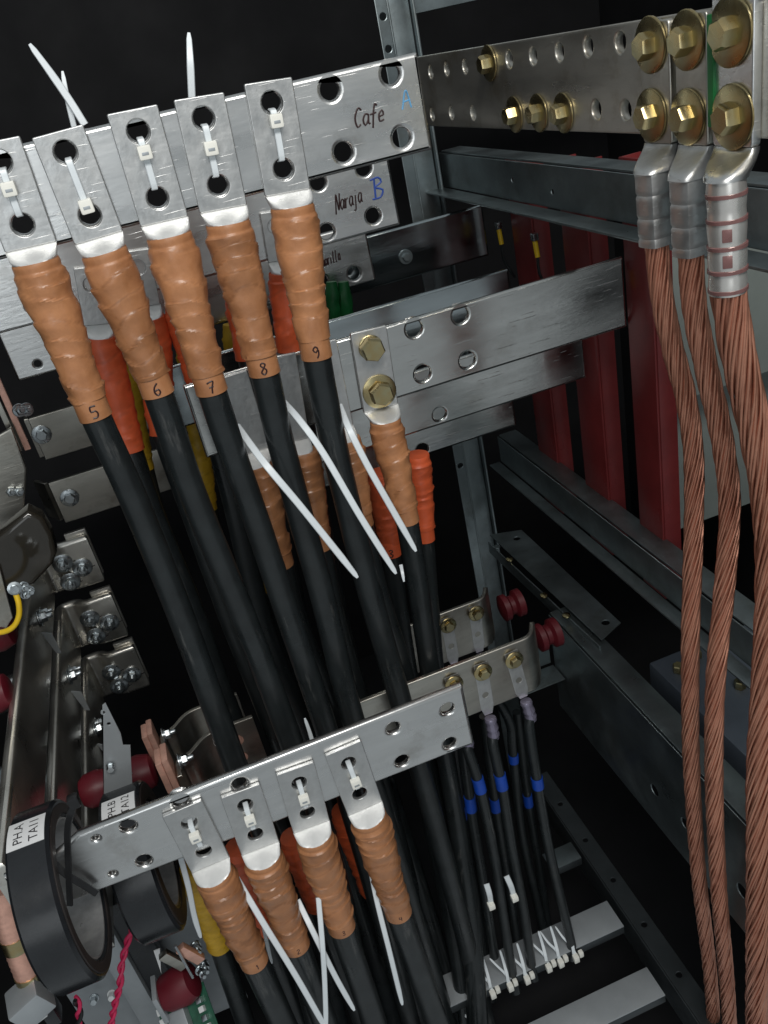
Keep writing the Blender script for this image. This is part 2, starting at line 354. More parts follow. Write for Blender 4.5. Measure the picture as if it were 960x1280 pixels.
e = empty('cross_rail', (1.0, 1.67, CZ + .03), 'dark horizontal rail crossing at the top behind the brass bolts', 'frame rail', GP)
mk('rail_face', boxmm(.612, 1.49, 1.66, 1.664, CZ + .035, CZ + .16, .001), 'galv', e)
mk('rail_lip', boxmm(.612, 1.49, 1.666, 1.70, CZ + .035, CZ + .039, .001), 'galv', e)
e = empty('side_rail', (.62, 1.1, CZ - .26), 'blue grey upper side rail running below the perforated ground bar', 'frame rail', GP)
xplate('rail_face', .38, 1.63, -.262, -.200, .615, .003, [(640, 225, .004), (690, 240, .004)], parent=e)
mk('top_flange', boxmm(.6195, .66, .38, 1.63, CZ - .2005, CZ - .197, .001), 'galv', e)
mk('bottom_flange', boxmm(.575, .6118, .38, 1.63, CZ - .2655, CZ - .262, .001), 'galv', e)
e = empty('side_rail', (.62, 1.1, CZ - .86), 'dark middle side rail sloping past the feet of the red boards', 'frame rail', GP)
xplate('rail_face', .30, 1.57, -.845, -.785, .625, .003, parent=e)
mk('top_flange', boxmm(.6295, .67, .30, 1.57, CZ - .7855, CZ - .782, .001), 'galv', e)
mk('bottom_flange', boxmm(.598, .6218, .30, 1.57, CZ - .8485, CZ - .845, .001), 'galv', e)
e = empty('side_rail', (.56, .9, CZ - 1.28), 'wide lower side channel with oval holes behind the copper cables', 'frame rail', GP)
xplate('rail_face', .30, 1.25, -1.275, -1.035, .55, .003, [(818, 988, .011), (856, 1030, .010), (928, 1115, .013), (905, 1180, .009)], parent=e)
mk('top_flange', boxmm(.5535, .60, .30, 1.25, CZ - 1.035, CZ - 1.031, .001), 'galv', e)
mk('end_tab', plate([(0, 0), (.10, 0), (.10, .07), (.02, .07), (0, .03)], [], .003, V((.445, 1.255, CZ - 1.16)), XA, ZA, -YA, .001), 'galv', e)
mk('end_lip', boxmm(.445, .5465, 1.20, 1.25, CZ - 1.165, CZ - 1.162, .001), 'galv', e)
e = empty('terminal_box', (.73, .8, CZ - 1.3), 'dark blue grey steel box with yellow bolts behind copper cables', 'steel box')
mk('body', boxmm(.625, .86, .50, 1.018, CZ - 1.26, CZ - 1.024, .004), 'box_blue', e)
for p in ((848, 838), (925, 858), (870, 820)):
    q = aZ(p[0], p[1], -1.0225); b = hexa(V((q.x, q.y, CZ - 1.0235)), ZA, .010, .014, .4); mk('cover_bolt', b, 'brass', e)
# slotted bracket lying flat, with folded edge
e = empty('slotted_bracket', (.5, 1.2, CZ - 1.02), 'flat punched bracket strip lying beside the side rail, rounded corners', 'bracket')
zb = -1.02
a = [aZ(x, y, zb) for x, y in ((612, 668), (652, 662), (776, 778), (752, 800))]
o0 = a[0]; uu = (a[3] - a[0]).normalized(); vv = ZA.cross(uu)
loc = lambda p: ((p - o0).dot(uu), (p - o0).dot(vv))
quad = [loc(p) for p in a]
hl = [circ(*loc(aZ(x, y, zb)), .008, 12) for x, y in ((621, 683), (646, 673), (757, 778))]
mk('strip', plate(quad if sum(quad[i][0] * quad[(i + 1) % 4][1] - quad[(i + 1) % 4][0] * quad[i][1] for i in range(4)) > 0 else quad[::-1], hl, .003, o0, uu, vv, ZA, .001), 'galv', e)
b0, b1 = aZ(612, 672, zb - .003), aZ(760, 808, zb - .003)
mid = (b0 + b1) / 2; ln = (b1 - b0).length; dd = (b1 - b0).normalized()
mk('folded_edge', box(mid - V((.011, .004, .014)), ln * .95, .003, .028, (dd, ZA.cross(dd), ZA), .0008), 'galv', e)
for p in ((637, 700), (708, 770), (680, 745)):
    q = aZ(p[0], p[1], zb); mk('screw', lathe(q + ZA * .0005, ZA, [(.008, 0), (.008, .003), (.005, .0045)], 14), 'brass', e)
for k, (p, Y) in enumerate((((643, 755), 1.24), ((688, 792), 1.14))):
    q = aY(p[0], p[1], Y)
    o = thing_mesh('standoff_insulator', lathe(q - XA * .03, XA, [(.015, 0), (.026, .004), (.026, .014), (.019, .019), (.019, .027), (.027, .032), (.027, .044), (.016, .048)], 24), 'red_dark',
        ('rear' if k == 0 else 'front') + ' dark red standoff insulator beside the small bolted bars', 'insulator', 'small red insulators')
# ladder of rungs near the floor
ZR = -1.56
e = empty('cable_rung', aZ(690, 1190, ZR), 'pale lower support bar with cables tied along it', 'support bar', 'cable support bars')
def rung(e, pl, pr, wy, z=ZR):
    a, b = aZ(*pl, z), aZ(*pr, z); y = (a.y + b.y) / 2
    mk('top_plate', boxmm(a.x, b.x, y, y + wy, CZ + z - .003, CZ + z, .001), 'sheet' if wy > .05 else 'galv', e)
    mk('front_lip', boxmm(a.x, b.x, y, y + .003, CZ + z - .022, CZ + z - .0035, .001), 'dark_steel', e)
rung(e, (560, 1262), (779, 1156), .062)
e = empty('cable_rung', aZ(760, 1280, ZR), 'bare support bar at the bottom edge of the picture', 'support bar', 'cable support bars')
rung(e, (600, 1352), (834, 1247), .058)
e = empty('cable_rung', aZ(700, 1080, ZR), 'short dark support bar behind the blue banded cables', 'support bar', 'cable support bars')
rung(e, (690, 1088), (727, 1072), .045)
e = empty('floor_rail', (.53, .8, CZ + ZR), 'dark lower rail that carries the support bars', 'frame rail', GP)
xr = aZ(782, 1152, ZR).x + .004
mk('rail_face', boxmm(xr, xr + .003, .35, 1.35, CZ + ZR - .07, CZ + ZR + .004, .001), 'dark_steel', e)
mk('rail_flange', plate([(0, 0), (.038, 0), (.038, .99), (0, .99)], [circ(.019, .12 + .11 * k, .006, 10) for k in range(8)], .003, V((xr + .0035, .355, CZ + ZR + .004)), XA, YA, ZA, .0008), 'dark_steel', e)
# red insulating boards
RB = 'upright red insulating boards'
for X0, ya, yb, zt, lab, holes in ((.663, 1.016, 1.082, -.195, 'nearest and widest upright dark red insulating board beside thin copper cable', 0),
                            (.663, 1.180, 1.260, -.205, 'middle upright dark red insulating board with a small bolt', 1),
                            (.663, 1.368, 1.448, -.215, 'farthest upright dark red insulating board behind the long busbars', 1)):
    e = empty('red_board', (X0, (ya + yb) / 2, CZ - .9), lab, 'insulator', RB)
    mk('side_panel', boxmm(X0, X0 + .004, ya, yb, CZ - .90, CZ + zt, .001), 'red_board', e)
    mk('front_panel', boxmm(X0 + .0045, X0 + .034, ya, ya + .004, CZ - .90, CZ + zt, .001), 'red_board', e)
    mk('rear_panel', boxmm(X0 + .0045, X0 + .034, yb - .004, yb, CZ - .90, CZ + zt, .001), 'red_board', e)
    if holes:
        q = V((X0 + .019, ya - .0005, CZ - .46)); mk('board_bolt', hexa(q, -YA, .009, .008), 'zinc', e)
# dim rear cover plates seen between the copper cables
e = thing_mesh('rear_cover', boxmm(.78, 1.3, 1.15, 1.155, CZ - .62, CZ - .33, .001), 'panel_grey', 'dull grey rear cover sheet behind the thick copper cable', 'cover plate', 'rear cover sheets')
e = thing_mesh('rear_cover', boxmm(.80, 1.3, 1.25, 1.255, CZ - .95, CZ - .64, .001), 'panel_grey', 'lower dull grey cover sheet behind the copper cables', 'cover plate', 'rear cover sheets')
# ferruled wires
for k, (x, y) in enumerate(((624, 290), (669, 305), (771, 345))):
    q = aX(x, y, .652); lab = ('left', 'middle', 'right')[k] + ' yellow tipped thin wire hanging below the upper side rail'
    e = empty('ferruled_wire', q, lab, 'wire', 'yellow tipped wires')
    mk('terminal', box(q + ZA * .012, .010, .012, .012, bev=.001), 'zinc', e)
    mk('ferrule', tube([q + ZA * .005, q - ZA * .022 - YA * .004], .0045, 10), 'yellow_wire', e)
    mk('wire', tube(spline([q - ZA * .022 - YA * .004, q - ZA * .05 - YA * .004, q - ZA * .09 + XA * .02], .01), .0025, 8), 'jacket', e)
# ================================================================== BUSBARS
BB = 'flat tinned busbars'
e = empty('busbar', (.12, .98, CZ - .115), 'upper front silver busbar with handwritten Cafe near its right end', 'busbar', BB)
xA0, xA1 = -.42, .3635
hA = [(413, 112), (489, 92), (430, 190), (503, 172)]
LUGA = [((-42, 186), (22, 167), (72, 300), (5, 318)), ((40, 173), (103, 155), (155, 290), (92, 305)), ((133, 143), (197, 130), (235, 270), (176, 284)),
        ((217, 125), (280, 115), (309, 255), (250, 268)), ((303, 105), (367, 96), (387, 239), (333, 243))]
def lerp2(a, b, t): return (a[0] + (b[0] - a[0]) * t, a[1] + (b[1] - a[1]) * t)
def holes_of(q, f): 
    t, b = lerp2(q[0], q[1], .5), lerp2(q[3], q[2], .5); return [lerp2(t, b, k) for k in f]
for q in LUGA: hA += [(*h, .010) for h in holes_of(q, (.19, .78))]
ybar('bar', xA0, xA1, -.115, -.015, .98, .012, hA, parent=e, bev=.0045)
write('handwriting', 'Cafe', plane_fn(443, 160, .98, .0185, .2, .0, .8), 'ink_brown', e, .0011, .62)
write('letter', 'A', plane_fn(503, 137, .98, .018, .1), 'ink_cyan', e, .0009)
e = empty('busbar', (.1, 1.22, CZ - .232), 'second silver busbar marked Naraja with a blue B, behind the front one', 'busbar', BB)
hB = [(455, 210), (467, 270), (398, 228), (409, 290), (38, 383, .006)]
ybar('bar', -.46, .385, -.232, -.132, 1.22, .012, hB, parent=e, hr=.011)
write('handwriting', 'Naraja', plane_fn(420, 265, 1.22, .022, .25, .10, .52), 'ink_brown', e, .0011, .60)
write('letter', 'B', plane_fn(467, 249, 1.22, .027, .1), 'ink_blue', e, .0014)
e = empty('busbar', (.08, 1.46, CZ - .358), 'third silver busbar marked Amarilla, lowest and farthest of the stepped three', 'busbar', BB)
ol = [(x, z) for x, z in rect(.63, .10, c=.002)]
ol = rect(.63, .10, c=.022)[6:16] + rect(.63, .10, c=.002)[:6]
ybar('bar', -.233, .397, -.358, -.258, 1.46, .012, [(443, 342), (402, 352), (47, 455, .006)], parent=e, hr=.012, outline=rect(.63, .10, c=.004), mt='tin')
write('handwriting', 'Amarilla', plane_fn(400, 335, 1.46, .019, .2, .10, .42), 'ink_brown', e, .0011, .62)
# middle set
e = empty('busbar', (.3, 1.05, CZ - .42), 'long bright busbar across the middle, with brass bolted lug', 'busbar', BB)
M1B = [(518, 411), (529, 467), (576, 394), (585, 450)]
LUGM = [((262, 478), (308, 462), (338, 558), (292, 574)), ((340, 450), (372, 437), (384, 545), (364, 556)), ((388, 433), (420, 423), (442, 530), (410, 541)), ((438, 417), (483, 407), (498, 504), (455, 517))]
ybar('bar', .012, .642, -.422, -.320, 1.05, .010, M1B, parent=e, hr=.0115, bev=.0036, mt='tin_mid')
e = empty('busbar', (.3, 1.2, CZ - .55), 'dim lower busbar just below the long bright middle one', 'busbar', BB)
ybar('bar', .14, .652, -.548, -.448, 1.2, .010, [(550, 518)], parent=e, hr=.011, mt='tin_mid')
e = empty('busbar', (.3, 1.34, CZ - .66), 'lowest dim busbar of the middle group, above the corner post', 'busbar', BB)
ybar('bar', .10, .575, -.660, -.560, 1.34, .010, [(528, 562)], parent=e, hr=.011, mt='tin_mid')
e = empty('busbar', (.4, 1.3, CZ - .464), 'thin blue edged busbar just above the long bright middle one', 'busbar', BB)
ybar('bar', -.05, .585, -.464, -.364, 1.31, .010, [], parent=e, mt='tin_dark_mirror')
e = empty('busbar', (.4, 1.45, CZ - .378), 'dim busbar with one round bolt right of the Amarilla bar', 'busbar', BB)
ybar('bar', .30, .628, -.378, -.286, 1.485, .010, [], parent=e, mt='tin_dark_mirror')
bolt(aY(507, 321, 1.485), -YA, 'dark round headed bolt on the dim upper busbar', None, .013, .008, .006, 'galv')
# lower front
e = empty('busbar', (0, .85, CZ - .871), 'lower front silver busbar carrying four taped cables, passing through black ring', 'busbar', BB)
LUGD = [((203, 1022), (252, 1000), (287, 1071), (240, 1093)), ((276, 1000), (325, 978), (348, 1050), (303, 1072)), ((345, 972), (393, 950), (411, 1024), (368, 1044)), ((406, 945), (452, 926), (478, 1002), (435, 1020))]
hD = [(492, 911), (503, 952), (560, 887), (563, 930), (160, 1034), (180, 1077), (119, 1049, .004), (140, 1093, .004)]
for q in LUGD: hD += [(*h, .0095) for h in holes_of(q, (.24,))]
hD += [(226, 1003), (300, 981)]
ybar('bar', -.385, .238, -.876, -.766, .85, .012, hD, parent=e, hr=.0095, bev=.0048, outline=[(0, .018), (.06, .008), (.30, .003), (.621, 0), (.623, .002), (.623, .108), (.621, .110), (.10, .110), (.055, .088), (0, .088)])
e = empty('busbar', (-.1, 1.0, CZ - 1.0), 'second lower busbar hidden behind the lower front one', 'busbar', BB)
ybar('bar', -.36, .12, -1.00, -.90, 1.0, .010, [], parent=e)
# ================================================================== LUGS AND CABLES
GA = 'thick black cables with brown taped lugs'
def wrap_r(r0, r1, L, amp, seed, pitch=0.0215, tones=None):
    def f(i, s, th):
        t = s / L; k = t * t * (3 - 2 * t); r = r0 + (r1 - r0) * k
        r += .0012 * math.sin(min(1, t * 1.6) * math.pi) 
        ph = s / pitch + .34 * math.sin(th + seed) + 1.1 * noise.noise(V((seed, s * 20, math.cos(th) * .7)))
        sw = ph - math.floor(ph); rid = (1 - sw) ** 1.6 if sw > .05 else sw / .05
        r += amp * rid * (.55 + .6 * noise.noise(V((math.cos(th) * 1.3, math.sin(th) * 1.3, s * 60 + seed))))
        r += amp * .55 * noise.noise(V((math.cos(th) * 1.1 + seed, math.sin(th) * 1.1, s * 45)))
        if tones is not None:                              # each lap of tape has its own tone, darker along its edges
            tn = .16 * math.sin(math.floor(ph) * 12.9 + seed * 3) + .10 * noise.noise(V((math.cos(th) * 2, math.sin(th) * 2 + seed, s * 70)))
            if sw < .07 or sw > .96: tn -= .22
            tones.append(tn if s > .013 else .12)
        if s < .013: r = r0 * .955 + .0006 * noise.noise(V((math.cos(th) * 2, math.sin(th) * 2, s * 90 + seed))) - .001 * (1 - min(1, s / .0025)) + .0012 * max(0, 1 - abs(s - .0115) / .002)
        return r
    return f
def lug_cable(name, quad, Yf, send, jack, label, group, tape='brown', number=None, holes=(.19, .78), hr=.0118, t=.006, neck=.013, off=.012,
              r0=.0255, r1=.0195, rc=.0170, lugmat='lug', band=True, sstart=None, nsize=.0135, cat='cable', lug=True, neckmat='neck', depth=1.0, seg=30, step=.0016):
    root = aY(*lerp2(quad[3], quad[2], .5), Yf) if lug else aY(*sstart)
    e = empty(name, root, label, cat, group)
    seed = random.random() * 20
    if lug:
        P = [aY(p[0], p[1], Yf) for p in quad]; T, B = (P[0] + P[1]) / 2, (P[2] + P[3]) / 2; d = (B - T).normalized(); u = V((-d.z, 0, d.x)); L = (B - T).length
        wd = ((P[1] - P[0]).dot(u) + (P[2] - P[3]).dot(u)) / 2
        H = [circ(0, L * (1 - k), hr) for k in holes]
        lg = mk('lug', plate(rect(wd, L, -wd / 2, 0, .002), H, t, B, u, -d, -YA, .0012, 2), lugmat, e, 35)
        # neck: flat palm swelling into a round barrel that stands proud of the palm
        vs, fs = [], []; n = 28; steps = 12; rb = min(r0 * .90, wd * .5)
        end = B + d * neck - YA * (off - t / 2) 
        for i in range(steps + 5):
            s = min(1, i / steps); k = s * (1.25 - .25 * s); cen = B + YA * (t / 2) - YA * (off * k) + d * (neck * s + max(0, i - steps) * .006)
            a, b = wd / 2 * (1 - k) + rb * k, t / 2 * (1 - k) + rb * k; ex = 2 / (12 * (1 - k) + 2.0 * k)
            for j in range(n):
                th = 2 * math.pi * (j + .5) / n; c, sn = math.cos(th), math.sin(th)
                vs.append(cen + u * (a * math.copysign(abs(c) ** ex, c)) - YA * (b * math.copysign(abs(sn) ** ex, sn)))
        for i in range(steps + 4):
            for j in range(n): q, r = i * n + j, i * n + (j + 1) % n; fs.append((q, r, r + n, q + n))
        fs += [tuple(range(n)), tuple(range((steps + 4) * n, (steps + 5) * n))]
        mk('neck', (vs, fs), neckmat, lg, 32)
        S = B + d * (neck * .95) + YA * (t / 2 - off)
    else: S = aY(*sstart)
    E = aY(*send); J = [aY(*j) for j in jack]
    if lug: cp = [S, S + d * .02, S.lerp(E, .55) , E] + J
    else: cp = [S, E] + J
    full = spline(cp, step)
    iE = min(range(len(full)), key=lambda i: (full[i] - E).length)
    iB = iE
    if band:
        while iB > 2 and (full[iB] - E).length < .021: iB -= 1
    sp = full[:iB + 1]; L = sum((b - a).length for a, b in zip(sp, sp[1:]))
    tones = []; g = tube(sp, wrap_r(r0, r1, L, .0036, seed, tones=tones), seg)
    sl = mk('tape_sleeve', g, tape, e, 38)
    at = sl.data.attributes.new('tone', 'FLOAT', 'POINT')
    if len(tones) == len(sl.data.vertices): at.data.foreach_set('value', tones)
    if band:
        bd = mk('number_band', tube(full[iB - 3:iE + 1], lambda i, s, th: r1 - .0007 + .0004 * math.sin(th * 2 + s * 90), seg), tape, e, 60)
        if number:
            p = (full[iB + 1] + full[iE]) / 2; tt = (full[iE] - full[iB]).normalized(); up = -tt
            nc = V((0, 0, CZ)) - p; nc = (nc - tt * nc.dot(tt)).normalized(); rt = up.cross(nc); rr = r1 - .0006
            def fn(a, b2): 
                al = (a - .3) * nsize / rr; return p + up * ((b2 - .5) * nsize) + (nc * math.cos(al) + rt * math.sin(al)) * rr
            write('number', number, fn, 'ink_brown', bd, .0011 if nsize > .01 else .0007)
    jp = full[iE - 2:]; jp = jp[::5] + [jp[-1]]
    mk('jacket', tube(jp, lambda i, s, th: rc + .0004 * noise.noise(V((s * 14, seed, math.cos(th)))), 20), 'jacket', e, 60)
    return e
NW = dict(zip('123456789', 'one two three four five six seven eight nine'.split()))
ORD = ['leftmost', 'second', 'third', 'fourth', 'fifth']
EA = [((120, 521, .955), [(152, 590, .955), (180, 655, .955), (232, 785, .95), (292, 950, .94), (345, 1090, .93), (400, 1300, .93)]),
      ((198, 492, .955), [(240, 615, .955), (275, 700, .955), (316, 800, .95), (363, 925, .94), (415, 1075, .935), (468, 1300, .93)]),
      ((265, 489, .955), [(292, 570, .96), (322, 655, .96), (362, 775, .955), (412, 925, .95), (460, 1085, .945), (520, 1300, .94)]),
      ((331, 466, .955), [(350, 550, .96), (374, 640, .96), (403, 745, .955), (440, 895, .95), (492, 1060, .95), (566, 1300, .94)]),
      ((396, 446, .955), [(412, 530, .96), (432, 620, .96), (462, 740, .96), (503, 885, .96), (552, 1060, .96), (612, 1290, .95)])]
TIEH = (.43, .86, .32, .45, .28)
def tie_on_lug(q, f, Yf, hf, label, group, wd=.0072, hd=.0140):
    """strap through the two holes of a lug with its locking head on the face"""
    h0, h1 = [aY(*p, Yf) for p in holes_of(q, f)]; d = (h1 - h0).normalized(); u = V((-d.z, 0, d.x))
    e = empty('cable_tie', h1, label, 'cable tie', group); n = -YA
    r = .0095
    pts = [h0 + YA * .012 + d * r * .7, h0 + YA * .002 + d * r * .8, h0 + n * .0015 + d * (r * 1.25), h0.lerp(h1, .5) + n * .0024, h1 + n * .0015 - d * (r * 1.2), h1 + YA * .003 - d * (r * .8), h1 + YA * .012 - d * r * .7]
    mk('strap', ribbon(spline(pts, .003), wd, .0014, n, False), 'nylon', e, 30)
    c = h0.lerp(h1, hf) + n * .006
    hd_ = mk('locking_head', box(c, hd, hd, .009, (u, d, n), .0022), 'nylon_warm', e)
    mk('slot', box(c + n * .0045 + d * .001, hd * .5, hd * .22, .0008, (u, d, n), .0002), 'sheet', hd_)
    return e
for k, q in enumerate(LUGA):
    nb = '56789'[k]
    lug_cable('power_cable', q, .9735, EA[k][0], EA[k][1], 'thick black cable numbered %s in a brown taped lug' % NW[nb], GA, 'brown', nb)
    tie_on_lug(q, (.19, .78), .9735, TIEH[k], 'white cable tie through the holes of the lug numbered %s' % NW[nb], 'cable ties looped through lugs')
ED = [((318, 1201, .825), [(350, 1270, .825), (400, 1380, .82)]), ((370, 1181, .825), [(398, 1255, .825), (440, 1370, .82)]),
      ((427, 1158, .825), [(452, 1230, .825), (500, 1370, .82)]), ((498, 1140, .825), [(526, 1220, .825), (580, 1370, .82)])]
TD = (.40, .42, .46, .56)
for k, q in enumerate(LUGD):
    nb = '1234'[k]
    lug_cable('power_cable', q, .8435, ED[k][0], ED[k][1], 'thick black cable numbered %s in brown taped lug on lower busbar' % NW[nb], GA, 'brown', nb, (.24, .74), .0105, neck=.008, off=.008, r0=.0262, r1=.0212, rc=.0190, nsize=.0085)
    tie_on_lug(q, (.24, .74), .8435, TD[k], 'white cable tie through the holes of lower lug numbered %s' % NW[nb], 'cable ties looped through lugs')
EM = [((352, 705, 1.03), [(372, 780, 1.04), (420, 900, 1.05), (470, 1060, 1.07), (520, 1250, 1.08)]), ((400, 683, 1.03), [(420, 780, 1.04), (455, 900, 1.05), (500, 1060, 1.07), (552, 1250, 1.08)]),
      ((452, 655, 1.03), [(472, 740, 1.04), (512, 870, 1.05), (548, 1050, 1.07), (590, 1240, 1.08)]), ((509, 651, 1.025), [(524, 745, 1.03), (541, 860, 1.04), (568, 1010, 1.03), (588, 1160, .97), (600, 1330, .87)])]
ML = ['black cable in brown taped lug on middle busbar, behind cable numbered seven', 'black cable in brown taped lug on middle busbar, behind cable numbered eight',
      'black cable in brown taped lug on middle busbar, behind cable numbered nine', 'black cable in brown taped lug fastened by two brass bolts on the middle busbar']
for k, q in enumerate(LUGM):
    lug_cable('power_cable', q, 1.0435, EM[k][0], EM[k][1], ML[k], GA, 'brown', None, (), r0=.0225, r1=.0185, rc=.0165, off=.014, neck=.012, lugmat='lug', t=.006)
bolt(aY(463, 434, 1.0435), V((-.05, -1, 0)), 'upper brass bolt on the middle busbar lug', 'brass bolts on the middle lug', .0165, .0165, .017, rot=.2)
bolt(aY(474, 489, 1.0435), V((-.05, -1, 0)), 'lower brass bolt with wide washer on the middle busbar lug', 'brass bolts on the middle lug', .0235, .0165, .017, rot=.1)
for k, (pp, lab) in enumerate(((((505, 860, 1.10), (534, 1000, 1.06), (566, 1160, 1.0), (592, 1330, .90)), 'left'), (((520, 870, 1.12), (552, 1010, 1.08), (580, 1160, 1.0), (600, 1330, .88)), 'middle'), (((545, 900, 1.08), (574, 1040, 1.03), (592, 1180, .96), (603, 1330, .86)), 'right'))):
    e = empty('power_cable', aY(*pp[-1]), lab + ' of three plain black cables below the right end of lower busbar', 'cable', 'plain black cables in the bundle')
    mk('jacket', tube(spline([aY(*p) for p in pp], .01), .0165, 20), 'jacket', e, 60)
# orange, yellow and green taped cables behind
GO = 'orange taped cables on the rear busbars'
OB = [((92, 340), (128, 328), (140, 400), (106, 412)), ((150, 318), (186, 308), (200, 378), (166, 388)), ((200, 312), (232, 304), (240, 362), (208, 370)), ((272, 300), (302, 292), (312, 345), (282, 353)), ((325, 268), (357, 260), (366, 322), (336, 330))]
OE = [((164, 563, 1.19), [(190, 640, 1.18), (240, 760, 1.17), (300, 920, 1.15), (380, 1100, 1.13), (430, 1300, 1.1)]), ((205, 540, 1.19), [(240, 640, 1.18), (290, 780, 1.17), (345, 920, 1.15), (410, 1100, 1.13), (470, 1300, 1.1)]),
      ((252, 482, 1.19), [(285, 600, 1.18), (330, 780, 1.17), (385, 920, 1.15), (440, 1100, 1.13), (500, 1300, 1.1)]), ((312, 448, 1.19), [(340, 580, 1.18), (375, 780, 1.17), (425, 920, 1.15), (485, 1100, 1.10), (548, 1300, 1.05)]),
      ((364, 438, 1.19), [(385, 560, 1.18), (425, 780, 1.17), (465, 920, 1.15), (522, 1100, 1.08), (585, 1300, 1.02)])]
for k, q in enumerate(OB):
    lug_cable('power_cable', q, 1.2135, OE[k][0], OE[k][1], 'orange taped cable behind the cable numbered %s' % NW['56789'[k]], GO, 'orange', None, (.3,), .010, r0=.0235, r1=.0195, rc=.017, neck=.014, band=False, seg=20, step=.004)
SO = [((489, 692, 1.19), (476, 590, 1.19), 'orange taped cable numbered three beside the brass bolted brown one', [(500, 770, 1.19), (520, 890, 1.18), (555, 1060, 1.13), (594, 1300, 1.05)], '3', .0225),
      ((531, 674, 1.19), (521, 568, 1.19), 'orange taped cable half hidden right of the brass bolted brown one', [(538, 760, 1.19), (550, 880, 1.18), (578, 1050, 1.12), (598, 1240, 1.0), (606, 1320, .92)], None, .0215)]
for E_, S_, lab, J_, nb, r in SO:
    lug_cable('power_cable', None, 0, E_, J_, lab, GO, 'orange', nb, lug=False, sstart=S_, r0=r, r1=r * .85, rc=.016, seg=20, step=.003, nsize=.014)
GY = 'yellow taped cables on the rear busbars'
for S_, E_, J_, r, lab in (((150, 432, 1.44), (181, 586, 1.44), [(215, 700, 1.42), (290, 900, 1.36)], .022, 'yellow taped cable between the cables numbered five and six'),
                     ((234, 428, 1.44), (262, 640, 1.44), [(290, 740, 1.42), (340, 900, 1.36)], .020, 'yellow taped cable between the cables numbered six and seven'),
                     ((292, 405, 1.44), (326, 742, 1.42), [(340, 790, 1.42), (390, 920, 1.36)], .020, 'yellow taped cable behind the cable numbered seven')):
    lug_cable('power_cable', None, 0, E_, J_, lab, GY, 'yellow', None, lug=False, sstart=S_, r0=r, r1=r * .8, rc=.016, seg=18, step=.004)
for S_, E_, lab, tp, gp in (((297, 1058, .985), (334, 1160, .975), 'orange taped cable between lower cables numbered one and two', 'orange', GO), ((366, 1045, .985), (398, 1130, .975), 'orange taped cable between lower cables numbered two and three', 'orange', GO),
                    ((430, 1012, .985), (466, 1112, .975), 'orange taped cable left of lower cable numbered four', 'orange', GO), ((240, 1082, 1.05), (274, 1182, 1.05), 'yellow taped cable left of lower cable numbered one', 'yellow', GY),
                    ((318, 1072, 1.10), (350, 1150, 1.10), 'dim yellow taped cable between lower cables numbered one and two', 'yellow', GY)):
    dx = (E_[0] - S_[0]) / (E_[1] - S_[1])
    lug_cable('power_cable', None, 0, E_, [(E_[0] + dx * 80, E_[1] + 80, E_[2] - .005), (E_[0] + dx * 190, E_[1] + 190, E_[2] - .01)], lab, gp, tp, None, lug=False, sstart=S_, r0=.023, r1=.0205, rc=.0175, seg=20, step=.003, band=False)
for k, x in enumerate((418, 433)):
    lug_cable('power_cable', None, 0, (x + 4, 428, 1.415), [(x + 10, 480, 1.41), (x + 40, 640, 1.41), (x + 70, 800, 1.40)], ('left' if k == 0 else 'right') + ' one of two green taped cables below the Amarilla busbar', 'green taped cables', 'green', None, lug=False, sstart=(x - 4, 352, 1.42), r0=.0105, r1=.0105, rc=.010, seg=14, step=.006, band=False)
# ================================================================== LOOSE CABLE TIE TAILS
GT = 'long white cable tie tails'
def tail(pts, label, wd=.0078, ref=None, group=GT):
    P = spline([aY(*p) for p in pts], .006)
    ref = ref or (V((0, 0, CZ)) - P[len(P) // 2]).normalized()
    return thing_mesh('cable_tie_tail', ribbon(P, wd, .0014, ref), 'nylon', label, 'cable tie', group)
tail([(106, 156, 1.02), (88, 127, 1.025), (64, 92, 1.03), (37, 55, 1.035)], 'longer white cable tie tail leaning left above the upper busbar')
tail([(93, 160, 1.03), (84, 122, 1.03), (78, 89, 1.035)], 'shorter white cable tie tail crossing another above the upper busbar', .006)
tail([(240, 124, 1.02), (238, 80, 1.02), (236, 41, 1.03)], 'upright white cable tie tail above the lug numbered eight')
tail([(296, 532, 1.01), (330, 578, .935), (375, 632, .915), (420, 688, .905), (447, 722, .90)], 'white cable tie tail slanting across the cable numbered eight', .0088)
tail([(352, 500, 1.01), (375, 526, .96), (405, 568, .935), (450, 645, .915), (495, 717, .905)], 'white cable tie tail slanting across the cable numbered nine', .0085)
tail([(424, 506, 1.00), (436, 535, .95), (460, 583, .935), (495, 645, .93), (520, 689, .925)], 'white cable tie tail slanting across the brass bolted taped cable', .0085)
tail([(501, 706, 1.0), (503, 716, .99), (505, 727, .985)], 'tiny white cable tie tip beside the orange tape numbered three', .006)
tail([(390, 925, .90), (386, 912, .90), (381, 898, .90)], 'tiny white cable tie tip above the lower busbar', .006)
tail([(296, 1098, .845), (330, 1155, .81), (370, 1220, .79), (410, 1290, .78)], 'white cable tie tail hanging between lower cables numbered one and two', .0085)
tail([(372, 1125, .84), (395, 1172, .80), (420, 1222, .79), (443, 1263, .785)], 'white cable tie tail slanting across the lower cable numbered three', .0080)
tail([(398, 1122, .815), (403, 1180, .79), (406, 1230, .785), (408, 1290, .78)], 'upright white cable tie tail over the lower cable numbered three', .0075)
tail([(463, 1085, .85), (472, 1130, .825), (487, 1190, .81), (503, 1256, .805)], 'white cable tie tail hanging left of lower cable numbered four', .0078)
tail([(226, 1072, .93), (236, 1110, .93), (243, 1145, .93), (251, 1172, .93)], 'white cable tie tail beside the yellow tape under the lower busbar', .0085)
tail([(328, 1150, .90), (334, 1180, .90), (340, 1204, .90)], 'short white cable tie tip beside lower cable numbered two', .006)
